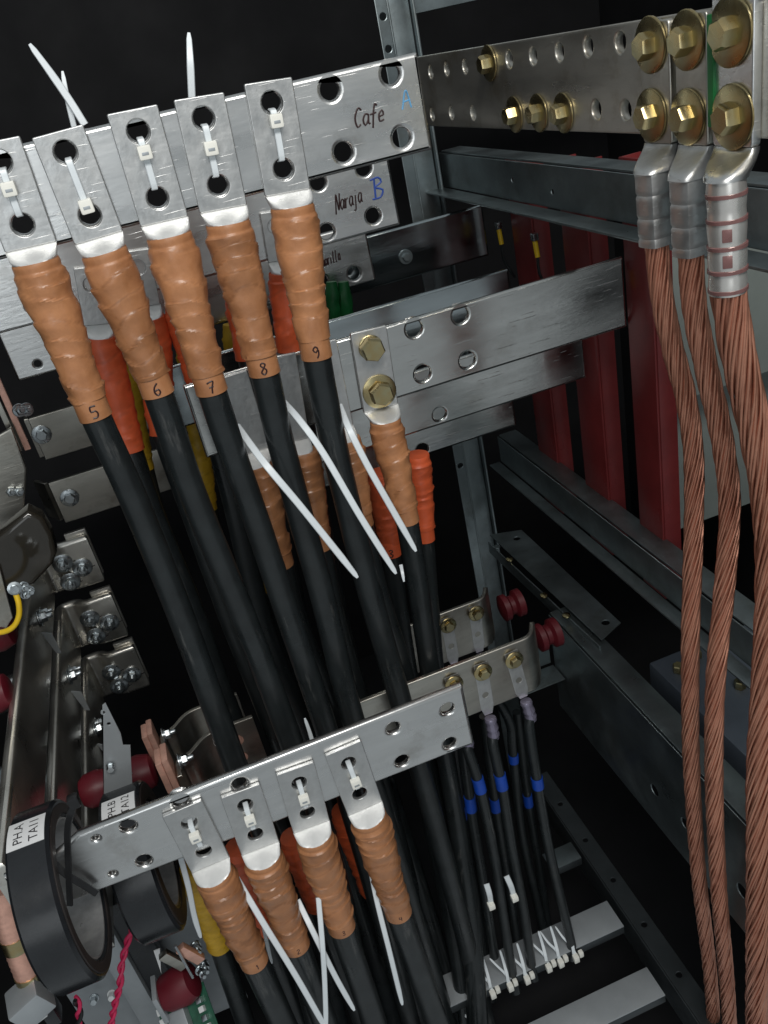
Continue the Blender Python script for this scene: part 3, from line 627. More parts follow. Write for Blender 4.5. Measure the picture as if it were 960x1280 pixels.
# ================================================================== GROUND BAR WITH BARE COPPER CABLES
XG = .51
e = empty('ground_bar', (XG, 1.0, CZ - .13), 'long perforated ground bar with brass bolts running back along the side', 'busbar')
GH = [(558, 86), (581, 83), (636, 74), (666, 70), (699, 65), (735, 58), (775, 53), (538, 90), (540, 143), (564, 141), (591, 141), (782, 138), (745, 137)]
xplate('bar', .565, 1.42, -.127, -.028, XG, .010, GH, .0095, 'ground_tin', e, .002)
GBG = 'brass bolts on the ground bar'
for k, (x, y, X, lab, rw, rh, rot) in enumerate((
    (612, 79, XG, 'brass bolt farthest along the top row of the ground bar', .0215, .0110, .1), (644, 143, XG, 'left brass bolt of three together on the ground bar', .0215, .0110, .4),
    (674, 141, XG, 'middle brass bolt of three together on the ground bar', .0215, .0110, .7), (705, 141, XG, 'right brass bolt of three together on the ground bar', .0215, .0110, .2),
    (814, 56, .503, 'upper brass bolt on the left bare copper cable lug', .0238, .0118, .0), (815, 144, .503, 'lower brass bolt on the left bare copper cable lug', .0238, .0118, .5),
    (860, 50, .503, 'upper brass bolt on the middle bare copper cable lug', .0238, .0118, .1), (861, 146, .503, 'lower brass bolt on the middle bare copper cable lug', .0238, .0118, .55),
    (914, 40, .501, 'upper brass bolt on the right thick copper cable lug', .0258, .0126, .75), (917, 146, .501, 'lower brass bolt on the right thick copper cable lug', .0258, .0126, .15))):
    bolt(aX(x, y, X - .0002), -XA, lab, GBG, rw, rh, .012, rot=rot)
def copper_path(px): return [aY(*p) for p in px]
def strands(path, R, n, pitch, rs):
    gs = []; fr = frames(path, YA); Ls = [0]
    for a, b in zip(path, path[1:]): Ls.append(Ls[-1] + (b - a).length)
    for k in range(n):
        q = []
        for p, (t, nn, b), s in zip(path, fr, Ls):
            a = 2 * math.pi * (k + .25 * math.sin(k * 7.1)) / n + s / pitch * 2 * math.pi + .12 * math.sin(s * 11 + k * 1.7); rr = R * (1 + .045 * math.sin(k * 2.3 + s * 9))
            q.append(p + nn * (rr * math.cos(a)) + b * (rr * math.sin(a)))
        gs.append(tube(q, rs * (.9 + .2 * random.random()), 6))
    return join(*gs)
CU = [dict(lugY=(.728, .774), zt=-.030, Xp=.5028, path=[(820, 303, 0.728), (829, 380, 0.728), (842, 440, 0.733), (858, 500, 0.738), (867, 570, 0.738), (867, 660, 0.733), (863, 800, 0.723), (864, 950, 0.718), (873, 1090, 0.718), (888, 1220, 0.718), (893, 1300, 0.718)], r=.0112, n=18, lab='left thin bare copper cable hanging from its two bolted lug'),
      dict(lugY=(.676, .720), zt=-.028, Xp=.5028, path=[(863, 315, 0.683), (869, 390, 0.683), (885, 470, 0.683), (903, 550, 0.688), (912, 630, 0.688), (907, 720, 0.683), (894, 860, 0.673), (893, 1000, 0.668), (899, 1120, 0.668), (908, 1220, 0.668), (913, 1300, 0.668)], r=.0115, n=18, lab='middle thin bare copper cable hanging from its two bolted lug'),
      dict(lugY=(.617, .667), zt=-.010, Xp=.5010, path=[(910, 362, 0.625), (922, 440, 0.628), (942, 530, 0.633), (958, 620, 0.633), (963, 720, 0.628), (957, 850, 0.618), (950, 960, 0.613), (948, 1100, 0.608), (945, 1300, 0.603)], r=.0160, n=24, lab='right thick bare copper cable in a clear sleeved lug')]
for k, c in enumerate(CU):
    P = copper_path(c['path']); top = P[0]; ya, yb = c['lugY']; Xp = c['Xp']
    e = empty('copper_cable', top, c['lab'], 'cable', 'bare stranded copper cables')
    yc = (ya + yb) / 2; wd = yb - ya; tz = -.128; t = .007 if k < 2 else .009
    zb_ = -.133 if k < 2 else -.132
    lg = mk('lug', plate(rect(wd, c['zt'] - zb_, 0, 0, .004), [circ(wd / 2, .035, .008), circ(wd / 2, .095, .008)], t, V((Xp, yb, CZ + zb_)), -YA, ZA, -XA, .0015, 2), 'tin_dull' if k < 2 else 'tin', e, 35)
    # neck lofted from the palm foot to the barrel top
    B = V((Xp + t / 2, yc, CZ + zb_)); bl = .066 if k < 2 else .094; u2 = ((P[1] - P[0]).normalized() * .12 - ZA * .88).normalized(); Bt = top - u2 * bl; rb = .0150 if k < 2 else .0165
    vs, fs = [], []; n = 24; st = 10
    for i in range(st + 1):
        s = i / st; kk = s * s * (3 - 2 * s); cen = B.lerp(Bt, s); cen.x = B.x + (Bt.x - B.x) * kk; cen.y = B.y + (Bt.y - B.y) * kk
        a, b = wd / 2 * (1 - kk) + rb * kk, t / 2 * (1 - kk) + rb * kk; ex = 2 / (9 * (1 - kk) + (2.6 if k == 2 else 4) * kk)
        for j in range(n):
            th = 2 * math.pi * (j + .5) / n; cc, sn = math.cos(th), math.sin(th)
            vs.append(cen - YA * (a * math.copysign(abs(cc) ** ex, cc)) - XA * (b * math.copysign(abs(sn) ** ex, sn)))
    for i in range(st):
        for j in range(n): q, r = i * n + j, i * n + (j + 1) % n; fs.append((q, r, r + n, q + n))
    fs += [tuple(range(n)), tuple(range(st * n, st * n + n))]
    mk('neck', (vs, fs), 'lug' if k < 2 else 'tin', lg, 50)
    bp = spline([Bt - u2 * .002, Bt.lerp(top, .5), top + u2 * .002], .0025)
    if k < 2:       # square crimped barrel with three pressed steps
        def rr(i, s, th, L=bl):
            q = 1 / (abs(math.cos(th)) ** 7 + abs(math.sin(th)) ** 7) ** (1 / 7); st_ = .84 + .07 * (1 if (s / L * 3.2) % 1 > .12 else 0); return rb * st_ * (.3 + .7 * q)
        mk('barrel', tube(bp, rr, 24), 'lug', e, 40)
    else:
        mk('barrel', tube(bp, lambda i, s, th: rb * (.93 + .05 * abs(math.sin(s / bl * math.pi * 3.5)) + .02 * math.sin(th * 4)), 28), 'shrink', e, 50)
        for f_ in (.12, .34, .58, .80, .985):
            c0 = Bt.lerp(top, f_); mk('sleeve_ring', lathe(c0 - u2 * .0022, u2, [(rb * .9, 0), (rb * 1.03, .0007), (rb * 1.03, .0037), (rb * .9, .0044)], 28), 'shrink_ring', e)
        for f_ in (.455, .69):
            for a_ in (.15,):
                c0 = Bt.lerp(top, f_); nc = V((-math.sin(a_ + .5) , -math.cos(a_ + .5), 0)); nc = (nc - u2 * nc.dot(u2)).normalized()
                mk('crimp_dent', box(c0 + nc * (rb * .955), .008, .011, .0022, (u2.cross(nc), u2, nc), .0008), 'shrink_ring', e)
    sp = spline(P, .007)
    mk('core', tube(sp, c['r'] * .70, 12), 'copper', e)
    mk('strands', strands(sp, c['r'] * .86, c['n'], .24 if k < 2 else .36, c['r'] * math.sin(math.pi / c['n']) * .86), 'copper', e, 60)
mk('insulation_mark', box(aX(890, 90, .5) , .004, .008, .085, (XA, YA, ZA), .001), 'green', bpy.data.objects['ground_bar'])
# ================================================================== SMALL BARS WITH BLUE BANDED CABLES
GS = 'thin black cables with small lugs'
e = empty('small_busbar', (.33, 1.0, CZ - .97), 'front small busbar bent back at its right end, with brass bolts', 'busbar', 'small bolted busbars')
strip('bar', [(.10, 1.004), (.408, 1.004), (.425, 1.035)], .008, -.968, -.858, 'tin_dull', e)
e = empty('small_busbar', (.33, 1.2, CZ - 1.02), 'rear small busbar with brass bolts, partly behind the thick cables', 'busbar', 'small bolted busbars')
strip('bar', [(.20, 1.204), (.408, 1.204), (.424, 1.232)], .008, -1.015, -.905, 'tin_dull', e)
H = [((602, 838), (611, 893), 1.0, [(616, 930), (628, 985), (640, 1060), (655, 1140), (664, 1205), (668, 1225)], (628, 974), 'front row left small lug'),
     ((641, 823), (655, 872), 1.0, [(661, 905), (669, 960), (684, 1050), (700, 1120), (714, 1180), (716, 1200)], (669, 972), 'front row right small lug'),
     ((566, 853), (578, 905), 1.0, [(584, 935), (600, 985), (618, 1070), (630, 1150), (640, 1215), (645, 1240)], (600, 974), 'front row hidden small lug'),
     ((559, 780), (568, 830), 1.2, [(574, 870), (585, 1000), (598, 1080), (606, 1150), (612, 1225), (616, 1250)], (585, 1008), 'rear row left small lug'),
     ((594, 765), (600, 815), 1.2, [(606, 850), (636, 900), (641, 940), (652, 1040), (672, 1130), (686, 1190)], (641, 937), 'rear row right small lug')]
for (b0_, l1, Y, J_, bt, nm) in H:
    Yf = Y - .0005; T = aY(*b0_, Yf); B = aY(*l1, Yf); d = (B - T).normalized(); u = V((-d.z, 0, d.x)); L = (B - T).length
    e = empty('power_cable', B, 'thin black cable with blue tape band from the %s' % nm, 'cable', GS)
    wd = .0235
    lg = mk('lug', plate([(-wd / 2, L * .18), (0 - wd * .3, 0), (wd * .3, 0), (wd / 2, L * .18), (wd / 2, L + .014), (-wd / 2, L + .014)], [circ(0, L * .45, .0055, 14)], .004, B, u, -d, -YA, .0008), 'lug', e, 35)
    b1_ = B + d * .004 - YA * .004
    mk('crimp', tube(spline([b1_, B + d * .022 - YA * .007, B + d * .045 - YA * .007], .003), lambda i, s, th: .0092 + .0012 * (math.sin(s * 420) > .3), 16), 'clear_violet', lg, 40)
    pth = [B + d * .043 - YA * .007] + [aY(x, y, Y - .012 - .012 * k) for k, (x, y) in enumerate(J_)]
    sp = spline(pth, .008); mk('jacket', tube(sp, .0092, 14), 'jacket', e)
    tb = aY(*bt, Y - .02); i0 = min(range(2, len(sp) - 3), key=lambda i: (sp[i] - tb).length)
    mk('tape_band', tube(sp[i0 - 1:i0 + 3], .0104, 16), 'blue', e)
    bolt(T - YA * .0045 , -YA, 'brass bolt on the %s' % nm, 'brass bolts on the small lugs', .0155, .0095, .008, rot=random.random())
for p, Y, lab in (((577, 1015), 1.12, 'far left thin black cable with blue tape band'), ((660, 1000), 1.22, 'dim thin black cable with blue tape band'), ((588, 1004), 1.02, 'thin black cable whose blue band sits lowest of the left ones'), ((619, 1005), 1.10, 'thin black cable with a dim blue band between brighter ones')):
    e = empty('power_cable', aY(*p, Y), lab, 'cable', GS)
    sp = spline([aY(p[0] - 14, p[1] - 110, Y), aY(*p, Y), aY(p[0] + 18, p[1] + 110, Y - .02), aY(p[0] + 34, p[1] + 220, Y - .04)], .008)
    mk('jacket', tube(sp, .0092, 14), 'jacket', e); i0 = min(range(len(sp)), key=lambda i: (sp[i] - aY(*p, Y)).length)
    mk('tape_band', tube(sp[i0 - 2:i0 + 3], .0104, 16), 'blue', e)
# knotted ties on the support bar
GK = 'cable ties knotted on the support bar'
for k, (x, y) in enumerate(((634, 1222), (655, 1213), (682, 1198), (716, 1186), (612, 1231), (697, 1192))):
    q = aZ(x, y, ZR + .004); lab = ('second', 'third', 'fourth', 'sixth', 'first', 'fifth')[k] + ' from left white cable tie knotted on the pale support bar'
    e = empty('cable_tie', q, lab, 'cable tie', GK)
    def rb2(pts, w_=.0065): return ribbon(spline([aZ(a, b, z) for a, b, z in pts], .004), w_, .0014, (V((0, 0, CZ)) - q).normalized())
    z = ZR + .004
    mk('strap', rb2([(x + 2, y + 12, z - .02), (x, y - 2, z + .004), (x - 4, y - 18, z + .02), (x - 9, y - 34, z + .045)]), 'nylon', e, 30)
    mk('strap', rb2([(x + 4, y + 8, z - .012), (x - 2, y - 4, z + .004), (x - 12, y - 14, z + .02), (x - 22, y - 24 - 4 * (k % 2), z + .03)], .005), 'nylon', e, 30)
    mk('locking_head', box(aZ(x + 4, y + 12, z - .016), .011, .011, .016, bev=.002), 'nylon_warm', e)
    mk('locking_head', box(aZ(x + 10, y + 6, z - .012), .009, .009, .014, bev=.002), 'nylon_warm', e)
for k, (x, y, x2, y2) in enumerate(((608, 1105, 614, 1132), (633, 1095, 643, 1122))):
    q = aY(x, y, .95); e = empty('cable_tie', q, ('left' if k == 0 else 'right') + ' white cable tie around thin cables above the support bar', 'cable tie', 'ties around the thin cables')
    mk('strap', ribbon(spline([aY(x, y, .935), aY((x + x2) / 2 + 1, (y + y2) / 2, .93), aY(x2, y2, .935)], .004), .010, .0014, (V((0, 0, CZ)) - q).normalized(), False), 'nylon', e, 30)
    mk('locking_head', box(aY(x2, y2, .93), .012, .012, .012, bev=.002), 'nylon_warm', e)
# loops of thick ties under the big cables
for k, (x, y, Y) in enumerate(((592, 1262, .935),)):
    q = aY(x, y, Y); r = (.020, .011, .010)[k]; pts = [q + V((r * math.cos(a), r * .6 * math.sin(a) - .004, -.006 * math.sin(a * .5))) for a in [math.radians(t) for t in range(-10, -200, -15)]]
    thing_mesh('cable_tie', ribbon(spline(pts, .003), .0065, .0014, -YA + ZA * .3, False), 'nylon', 'white cable tie loop round a thick black cable near the bottom', 'cable tie')
# ================================================================== LEFT: STACKED TERMINAL PLATES AND THEIR ARMS
YP = 1.75; SC = YP / 1.3
def pz(z): return z * SC
GPP = 'stacked terminal plates'
XL = -.296 * SC; XR = -.207 * SC
for k, (zt, zb2, bl3, yend, lab) in enumerate(((-.588, -.677, ((78, 704), (103, 709), (88, 727)), .88, 'top'), (-.703, -.793, ((112, 773), (137, 778), (120, 795)), .95, 'middle'), (-.815, -.907, ((139, 840), (165, 843), (149, 857)), 1.06, 'bottom'))):
    e = empty('terminal_plate', (XL, YP, CZ + pz(zb2)), lab + ' of three tinned plates with three nuts and an arm running forward', 'busbar', GPP)
    strip('plate', [(XR, YP + .010), (XR - .062, YP + .010), (XR - .080, YP + .030), (XL, YP + .030), (XL, YP - .10), (XL, yend)], .020, pz(zb2), pz(zt), 'tin_matte', e, .0085)
    mk('backing_plate', boxmm(XR - .045, XR + .002, YP + .0205, YP + .030, CZ + pz(zb2) + .012, CZ + pz(zt) + .010, .002), 'tin_matte', e)
    for j, p in enumerate(bl3):
        bolt(aY(*p, YP - .0006), -YA, ('left', 'right', 'lower')[j] + ' zinc nut on the %s plate of the left stack' % lab, 'zinc nuts on the left plates', .0215, .0120, .009, 'zinc', random.random(), nut=True, cat='nut')
        q = aY(p[0] + 13, p[1] - 2 + j, YP - .0008)
        mk('paint_mark', box(q, .011, .0006, .0014, (V((.96, 0, .28)), YA, V((-.28, 0, .96)))), 'ink', e)
# clamp bolts with hanging tags on the arm sides
for k, (p, Z0) in enumerate((((49, 773), XL + .0106), ((86, 846), XL + .0106), ((119, 912), XL + .0106))):
    q = aX(*p, Z0); lab = ('top', 'middle', 'bottom')[k]
    bolt(q, XA, 'zinc clamp nut on the side of the %s forward arm' % lab, 'zinc clamp nuts', .017, .011, .010, 'zinc', .3, nut=True, cat='nut')
    bolt(q + YA * .032 - ZA * .008, XA, 'smaller zinc nut behind the clamp nut of the %s arm' % lab, 'zinc clamp nuts', .013, .008, .008, 'zinc', .1, nut=True, cat='nut')
    t0 = aY(p[0] + 2, p[1] + 18, q.y - .03)
    thing_mesh('tag_plate', plate([(0, 0), (.014, -.05), (.026, -.05), (.026, 0)], [], .002, t0, V((.8, -.6, 0)), ZA, V((-.6, -.8, 0)), .0005), 'sheet', 'thin grey tag plate hanging under the %s clamp nut' % lab, 'tag', 'thin tag plates')
# the two single bolt plates above the stack
GE = 'single bolt plates'
for k, (c, b, lab) in enumerate((([(40, 520), (122, 497), (139, 552), (47, 577)], (52, 543), 'upper'), ([(57, 603), (150, 575), (168, 627), (80, 654)], (87, 622), 'lower'))):
    P = [aY(*p, YP) for p in c]; z1, z0 = max(p.z for p in P[:2]) - .004, (P[2].z + P[3].z) / 2; x0 = (P[0].x + P[3].x) / 2 
    e = empty('terminal_plate', (x0, YP, z0), lab + ' dull plate with one zinc bolt left of the cable numbered five', 'busbar', GE)
    strip('plate', [(x0 + .26, YP + .005), (x0 + .004, YP + .005)], .010, z0 - CZ, z1 - CZ, 'tin_dull', e, .002)
    strip('side_flange', [(x0 - .003, YP + .012), (x0 - .006, YP - .0 + .05)] if k == 0 else [(x0 - .003, YP + .012), (x0 - .028, YP + .05)], .008, z0 - CZ + .004, z1 - CZ - .002, 'tin_dull', e)
    bolt(aY(*b, YP - .0002), -YA, 'zinc bolt on the %s dull plate left of cable numbered five' % lab, 'zinc bolts on the dull plates', .0195, .012, .007, 'zinc', .5)
# vertical brown edged strut and side fittings at the picture's left edge
p0, p1 = aY(-12, 452, 1.42), aY(34, 562, 1.42)
e = empty('strut', p1, 'upright dull strut at the left picture edge above the stack', 'bracket')
mk('strut_face', boxmm(p0.x - .02, p0.x - .011, 1.42, 1.46, p1.z, p0.z, .001), 'tin_dull', e)
mk('strut_edge', box((p0 + p1) / 2 + V((0, 0.0, 0)), .010, .006, (p0 - p1).length, (XA, YA, ZA), .001), 'copper_pale', e)
for k, (x, y, nm) in enumerate(((24, 513, 'upper nut'), (33, 512, 'right nut'), (12, 614, 'lower nut'), (22, 614, 'lower right nut'))):
    q = aY(x, y, 1.41); bolt(q, V((.35, -.9, .2)), 'zinc %s beside the upright strut at left edge' % nm, 'zinc nuts by the strut', .011, .0085, .010, 'zinc', .2, nut=True, cat='nut')
q0 = [aY(x, y, 1.40) for x, y in ((-30, 560), (14, 535), (33, 586), (30, 650), (-10, 690), (-50, 640))]
thing_mesh('side_bracket', plate([(p.x - q0[0].x, p.z - q0[0].z) for p in q0][::-1], [], .012, q0[0], XA, ZA, -YA, .003), 'tin_dull', 'angular grey bracket at left picture edge below the strut', 'bracket')
q0 = [aY(x, y, 1.25) for x, y in ((-30, 690), (6, 664), (34, 640), (52, 648), (64, 668), (71, 692), (66, 706), (42, 732), (10, 738), (-30, 742))]
thing_mesh('smoked_cover', plate([(p.x - q0[0].x, p.z - q0[0].z) for p in q0][::-1], [], .04, q0[0], XA, ZA, -YA, .008, 4), 'smoke', 'dark smoked glossy cover with rounded corner above the yellow wire', 'cover')
e = empty('earth_wire', aY(20, 745, 1.17), 'short yellow wire curling off the left picture edge', 'wire')
mk('wire', tube(spline([aY(19, 741, 1.17), aY(23, 752, 1.165), aY(24, 768, 1.165), (aY(18, 782, 1.165)), aY(4, 790, 1.17), aY(-25, 792, 1.18)], .006), .0042, 12), 'yellow_wire', e)
mk('ring_lug', lathe(aY(18, 735, 1.17), V((.2, -1, .2)), [(.010, 0), (.010, .003), (.006, .004), (.006, .010)], 14), 'zinc', e)
for j, (x, y) in enumerate(((29, 733), (36, 738), (31, 742))):
    bolt(aY(x, y, 1.185), V((.4, -1, .2)), ('left', 'right', 'lower')[j] + ' tiny zinc nut beside the yellow wire lug', 'tiny nuts by the yellow wire', .008, .0065, .007, 'zinc', .4 * j, nut=True, cat='nut')
e = empty('cover_bracket', aY(8, 770, 1.25), 'pale angled bracket leg behind the yellow wire', 'bracket')
q0 = [aY(x, y, 1.24) for x, y in ((-20, 700), (0, 712), (16, 772), (8, 785), (-30, 780))]
mk('leg', plate([(p.x - q0[0].x, p.z - q0[0].z) for p in q0][::-1], [], .004, q0[0], XA, ZA, -YA, .001), 'tin_dull', e)
# things seen between and beneath the arms
for k, (x, y, Y, sc) in enumerate(((-8, 868, 1.25, .9), (-6, 790, 1.35, 1.0), (122, 985, 1.24, .9), (174, 968, 1.22, .95))):
    q = aY(x, y, Y); lab = ('red standoff insulator at left edge beside the forward arms', 'upper red standoff insulator at the left picture edge', 'blurred red insulator behind the right forward arm', 'dark red insulator left of the lower copper pads')[k]
    thing_mesh('standoff_insulator', lathe(q - XA * .03 * sc, XA, [(.026 * sc, 0), (.034 * sc, .01), (.036 * sc, .035 * sc), (.030 * sc, .055 * sc), (.022 * sc, .06 * sc)], 28), 'red_resin', lab, 'insulator', 'red insulators at left')
for k, (x, y, Y, mt_, lab) in enumerate(((52, 852, 1.36, 'tin', 'upper bright cross rail behind the forward arms'), (52, 962, 1.26, 'galv', 'lower dark cross rail behind the forward arms'))):
    q = aY(x, y, Y); thing_mesh('cross_rail', tube([V((-1.39, q.y, q.z)), V((-.7, q.y, q.z)), V((XL - .013, q.y, q.z))], .030, 24), mt_, lab, 'frame rail', 'round cross rails')
q0 = [aY(x, y, 1.08) for x, y in ((128, 882), (132, 879), (151, 917), (154, 932), (163, 932), (168, 1030), (130, 1040))]
e = empty('sheet_bracket', q0[-1], 'grey stepped sheet bracket with pointed top left of copper pads', 'bracket')
hl = [aY(*p, 1.08) for p in ((129, 891), (136, 905))]
mk('sheet', plate([(p.x - q0[0].x, p.z - q0[0].z) for p in q0][::-1], [circ(p.x - q0[0].x, p.z - q0[0].z, .0028, 10) for p in hl], .003, q0[0], XA, ZA, -YA, .0008), 'sheet', e)
mk('fold', plate([(0, 0), (.02, 0), (.02, .10), (0, .07)], [], .002, aY(154, 978, 1.095), V((.8, .6, 0)), ZA, V((.6, -.8, 0)), .0006), 'sheet', e)
bolt(aY(138, 957, 1.0785), -YA, 'zinc screw on the grey stepped sheet bracket', None, .007, .006, .008, 'zinc')
# copper ended bars behind the lower busbar
for k, (Y, x0, xp, zt, zb2, bp, lab) in enumerate(((1.30, -.07, -.233, -.987, -1.085, (199, 889), 'upper'), (1.12, -.05, -.196, -.905, -1.0, (209, 957), 'lower'))):
    e = empty('copper_ended_bar', (xp, Y, CZ + zb2), lab + ' bar with pinkish copper pads bolted at its bent left end', 'busbar', 'copper ended bars')
    xp2 = xp + .012; strip('bar', [(x0, Y), (xp2 + .055, Y), (xp2 + .025, Y - .032), (xp2 + .004, Y - .036), (xp2 + .004, Y - .075)], .008, zb2, zt, 'tin_dull', e, .0015)
    for j in range(2):
        mk('copper_pad', boxmm(xp - .011 * (j + 1) + .010, xp - .011 * j + .0095, Y - .072 + .004 * j, Y - .030, CZ + zt - .045 + .012 * j, CZ + zt + .036 - .006 * j, .0025), 'copper_pale', e)
    mk('hole_rim', lathe(V((x0 - .035, Y - .0045, CZ + zt - .035)), -YA, [(.010, 0), (.010, .0008)], 18), 'copper_pale', e)
    mk('hole_rim', lathe(V((x0 - .038, Y - .0045, CZ + zt - .072)), -YA, [(.010, 0), (.010, .0008)], 18), 'copper_pale', e)
    q = V((xp2 + .0085, Y - .055, CZ + zt + .010))
    bolt(q, XA, 'zinc bolt through the %s copper pads' % lab, 'zinc bolts at the copper pads', .013, .009, .009, 'zinc', .2, nut=True, cat='nut')
# ================================================================== RING CURRENT TRANSFORMERS
def ring_geo(c, ri, ro, x0, x1, seg=72, b=.004):
    prof = [(ro - b, x0), (ro, x0 + b), (ro, x1 - b), (ro - b, x1), (ri + b, x1), (ri, x1 - b), (ri, x0 + b), (ri + b, x0)]
    vs, fs = [], []; n = len(prof)
    for k in range(seg):
        a = 2 * math.pi * k / seg
        for r, x in prof: vs.append(V((x, c.y + r * math.cos(a), c.z + r * math.sin(a))))
    for k in range(seg):
        for j in range(n):
            a, b2 = k * n + j, k * n + (j + 1) % n; c2, d = ((k + 1) % seg) * n + (j + 1) % n, ((k + 1) % seg) * n + j; fs.append((a, b2, c2, d))
    return vs, fs
def px_of(p):
    q = p - V((0, 0, CZ)); z = q.dot(cf); return 480 + F * q.dot(cr) / z, 640 + F * q.dot(cd) / z
def text_geo(s, size):
    cu = bpy.data.curves.new('t', 'FONT'); cu.body = s; cu.size = size; cu.extrude = 0; cu.align_x = 'CENTER'; cu.align_y = 'CENTER'; cu.resolution_u = 3
    ob = bpy.data.objects.new('t', cu); me = bpy.data.meshes.new_from_object(ob); g = ([p.co.copy() for p in me.vertices], [tuple(p.vertices) for p in me.polygons])
    bpy.data.objects.remove(ob); bpy.data.curves.remove(cu); bpy.data.meshes.remove(me); return g
def ct(c, ri, ro, x0, x1, label, lpx, lx, lines, lw=.027, la=.17, ang=None):
    e = empty('current_transformer', (c.x, c.y, c.z - ro), label, 'transformer', 'black ring transformers')
    mk('ring', ring_geo(c, ri, ro, x0, x1 - .0005), 'ct_black', e, 30)
    mk('inner_liner', ring_geo(c, ri - .0012, ri + .002, x0 + .004, x1 - .003, b=.0004), 'liner', e, 30)
    mk('side_face', ring_geo(c, ri + .006, ro - .007, x1 - .004, x1 + .0012, b=.001), 'ct_face', e, 30)
    a0 = min((math.radians(t * .5) for t in range(160, 420)), key=lambda a: (lambda q: (q[0] - lpx[0]) ** 2 + (q[1] - lpx[1]) ** 2)(px_of(V((lx, c.y + ro * math.cos(a), c.z + ro * math.sin(a))))))
    if ang: a0 = math.radians(ang)
    def on(t, x, h): return V((x, c.y + (ro + h) * math.cos(a0 - t), c.z + (ro + h) * math.sin(a0 - t)))
    vs, fs = [], []
    for i in range(13):
        t = -la + 2 * la * i / 12
        for x, h in ((lx - lw, .0001), (lx - lw, .0006), (lx + lw, .0006), (lx + lw, .0001)): vs.append(on(t, x, h))
    for i in range(12):
        for j in range(4): a, b = i * 4 + j, i * 4 + (j + 1) % 4; fs.append((a, b, b + 4, a + 4))
    fs += [(0, 1, 2, 3), (48, 49, 50, 51)]
    lb = mk('label', (vs, fs), 'paper', e)
    for s, (dx, sz) in lines:
        g = text_geo(s, sz); mk('print', ([on(p.x / ro, lx + dx - p.y, .0009) for p in g[0]], g[1]), 'ink', lb)
    return e
c1 = aY(98, 1122, .855); c1 = V((c1.x, .875, CZ - .872))
e1 = ct(c1, .090, .117, -.372, -.318, 'large black ring transformer around the lower front busbar, label PH.A TA11', (35, 1040), -.346, (('PH.A', (-.009, .0165)), ('TA11', (.010, .0165))), .023, .20)
c2 = V((-.265, 1.02, CZ - 1.015))
e2 = ct(c2, .080, .117, -.305, -.243, 'smaller looking black ring transformer behind the lower busbar, partial white label', (156, 1001), -.274, (('PH.B', (-.009, .017)), ('TA12', (.011, .017))), .025, .20, ang=89)
# black ties holding the ring
for pts, lab in (([(94, 1003, .80), (88, 1018, .80), (84, 1040, .82), (85, 1080, .835), (87, 1132, .83)], 'upright black cable tie binding ring and busbar'), ([(66, 1078, .845), (84, 1094, .838), (104, 1106, .836), (121, 1117, .84)], 'slanting black cable tie crossing below the ring top')):
    P = spline([aY(*p) for p in pts], .005); e = empty('black_tie', P[0], lab, 'cable tie', 'black cable ties')
    mk('strap', ribbon(P, .0085, .002, (V((0, 0, CZ)) - P[0]).normalized(), False), 'black_tie', e, 30)
    if len(pts) == 5: mk('locking_head', box(P[0] + V((0, -.002, .004)), .013, .012, .016, bev=.003), 'black_tie', e)
# ================================================================== BOTTOM LEFT
thing_mesh('mounting_sheet', plate(rect(.30, .50, c=.01), [circ(.05, .3, .006), circ(.22, .36, .006)], .003, V((-.56, 1.20, CZ - 1.68)), XA, ZA, -YA, .001), 'sheet', 'grey mounting sheet seen through the large black ring', 'plate')
e = empty('round_edge_post', (-.23, 1.16, CZ - 1.7), 'bright round edged steel post below the black rings', 'frame post')
q = aY(172, 1235, 1.14)
mk('post', boxmm(q.x - .03, q.x + .012, 1.14, 1.18, CZ - 1.75, CZ - 1.20, .010), 'sheet', e); mk('dark_side', boxmm(q.x + .0125, q.x + .06, 1.15, 1.18, CZ - 1.75, CZ - 1.22, .003), 'ct_black', e)
e = empty('braided_link', aY(25, 1180, .93), 'copper braided link with ferrules left of the large black ring', 'cable')
bp = spline([aY(2, 1110, .98), aY(10, 1150, .97), aY(22, 1185, .96), aY(40, 1232, .95)], .004)
mk('braid', tube(bp, lambda i, s, th: .0175 + .0010 * math.sin(th * 8 + s * 300) * math.sin(th * 8 - s * 300), 32), 'copper_pale', e, 60)
for f_ in (.52, .9):
    i0 = int(len(bp) * f_); mk('ferrule', tube(bp[i0 - 2:i0 + 4], .0188, 20), 'brass', e)
g1, g2 = aY(38, 1250, .93), aY(48, 1272, .92)
e = empty('terminal_block', g1, 'grey plastic terminal block under the braided copper link', 'terminal block')
mk('body', box(g1, .05, .05, .045, (V((.93, .2, .3)), V((-.2, .97, 0)), V((-.3, -.06, .95))), .004), 'sheet', e)
mk('white_clip', box(g2, .030, .012, .008, (V((.93, 0, .36)), YA, V((-.36, 0, .93))), .002), 'white_part', e)
mk('dark_clip', box(aY(64, 1262, .94), .02, .03, .04, bev=.004), 'ct_black', e)
for pts, lab in (([(170, 1148, 1.0), (160, 1175, .99), (152, 1205, .98), (150, 1230, .97), (142, 1262, .97), (136, 1300, .97)], 'twisted red and black wire pair right of the large black ring'), ([(94, 1248, .90), (99, 1262, .90), (97, 1290, .90)], 'short red wire pair below the large black ring')):
    P = spline([aY(*p) for p in pts], .004); e = empty('twisted_wire', P[-1], lab, 'wire', 'twisted red wires'); fr = frames(P, YA)
    for ph, mt_ in ((0, 'magenta'), (math.pi, 'magenta' if len(pts) > 3 else 'black_tie')):
        mk('strand', tube([p + (n * math.cos(i * .55 + ph) + b * math.sin(i * .55 + ph)) * .0032 for i, (p, (t, n, b)) in enumerate(zip(P, fr))], .0030, 8), mt_, e)
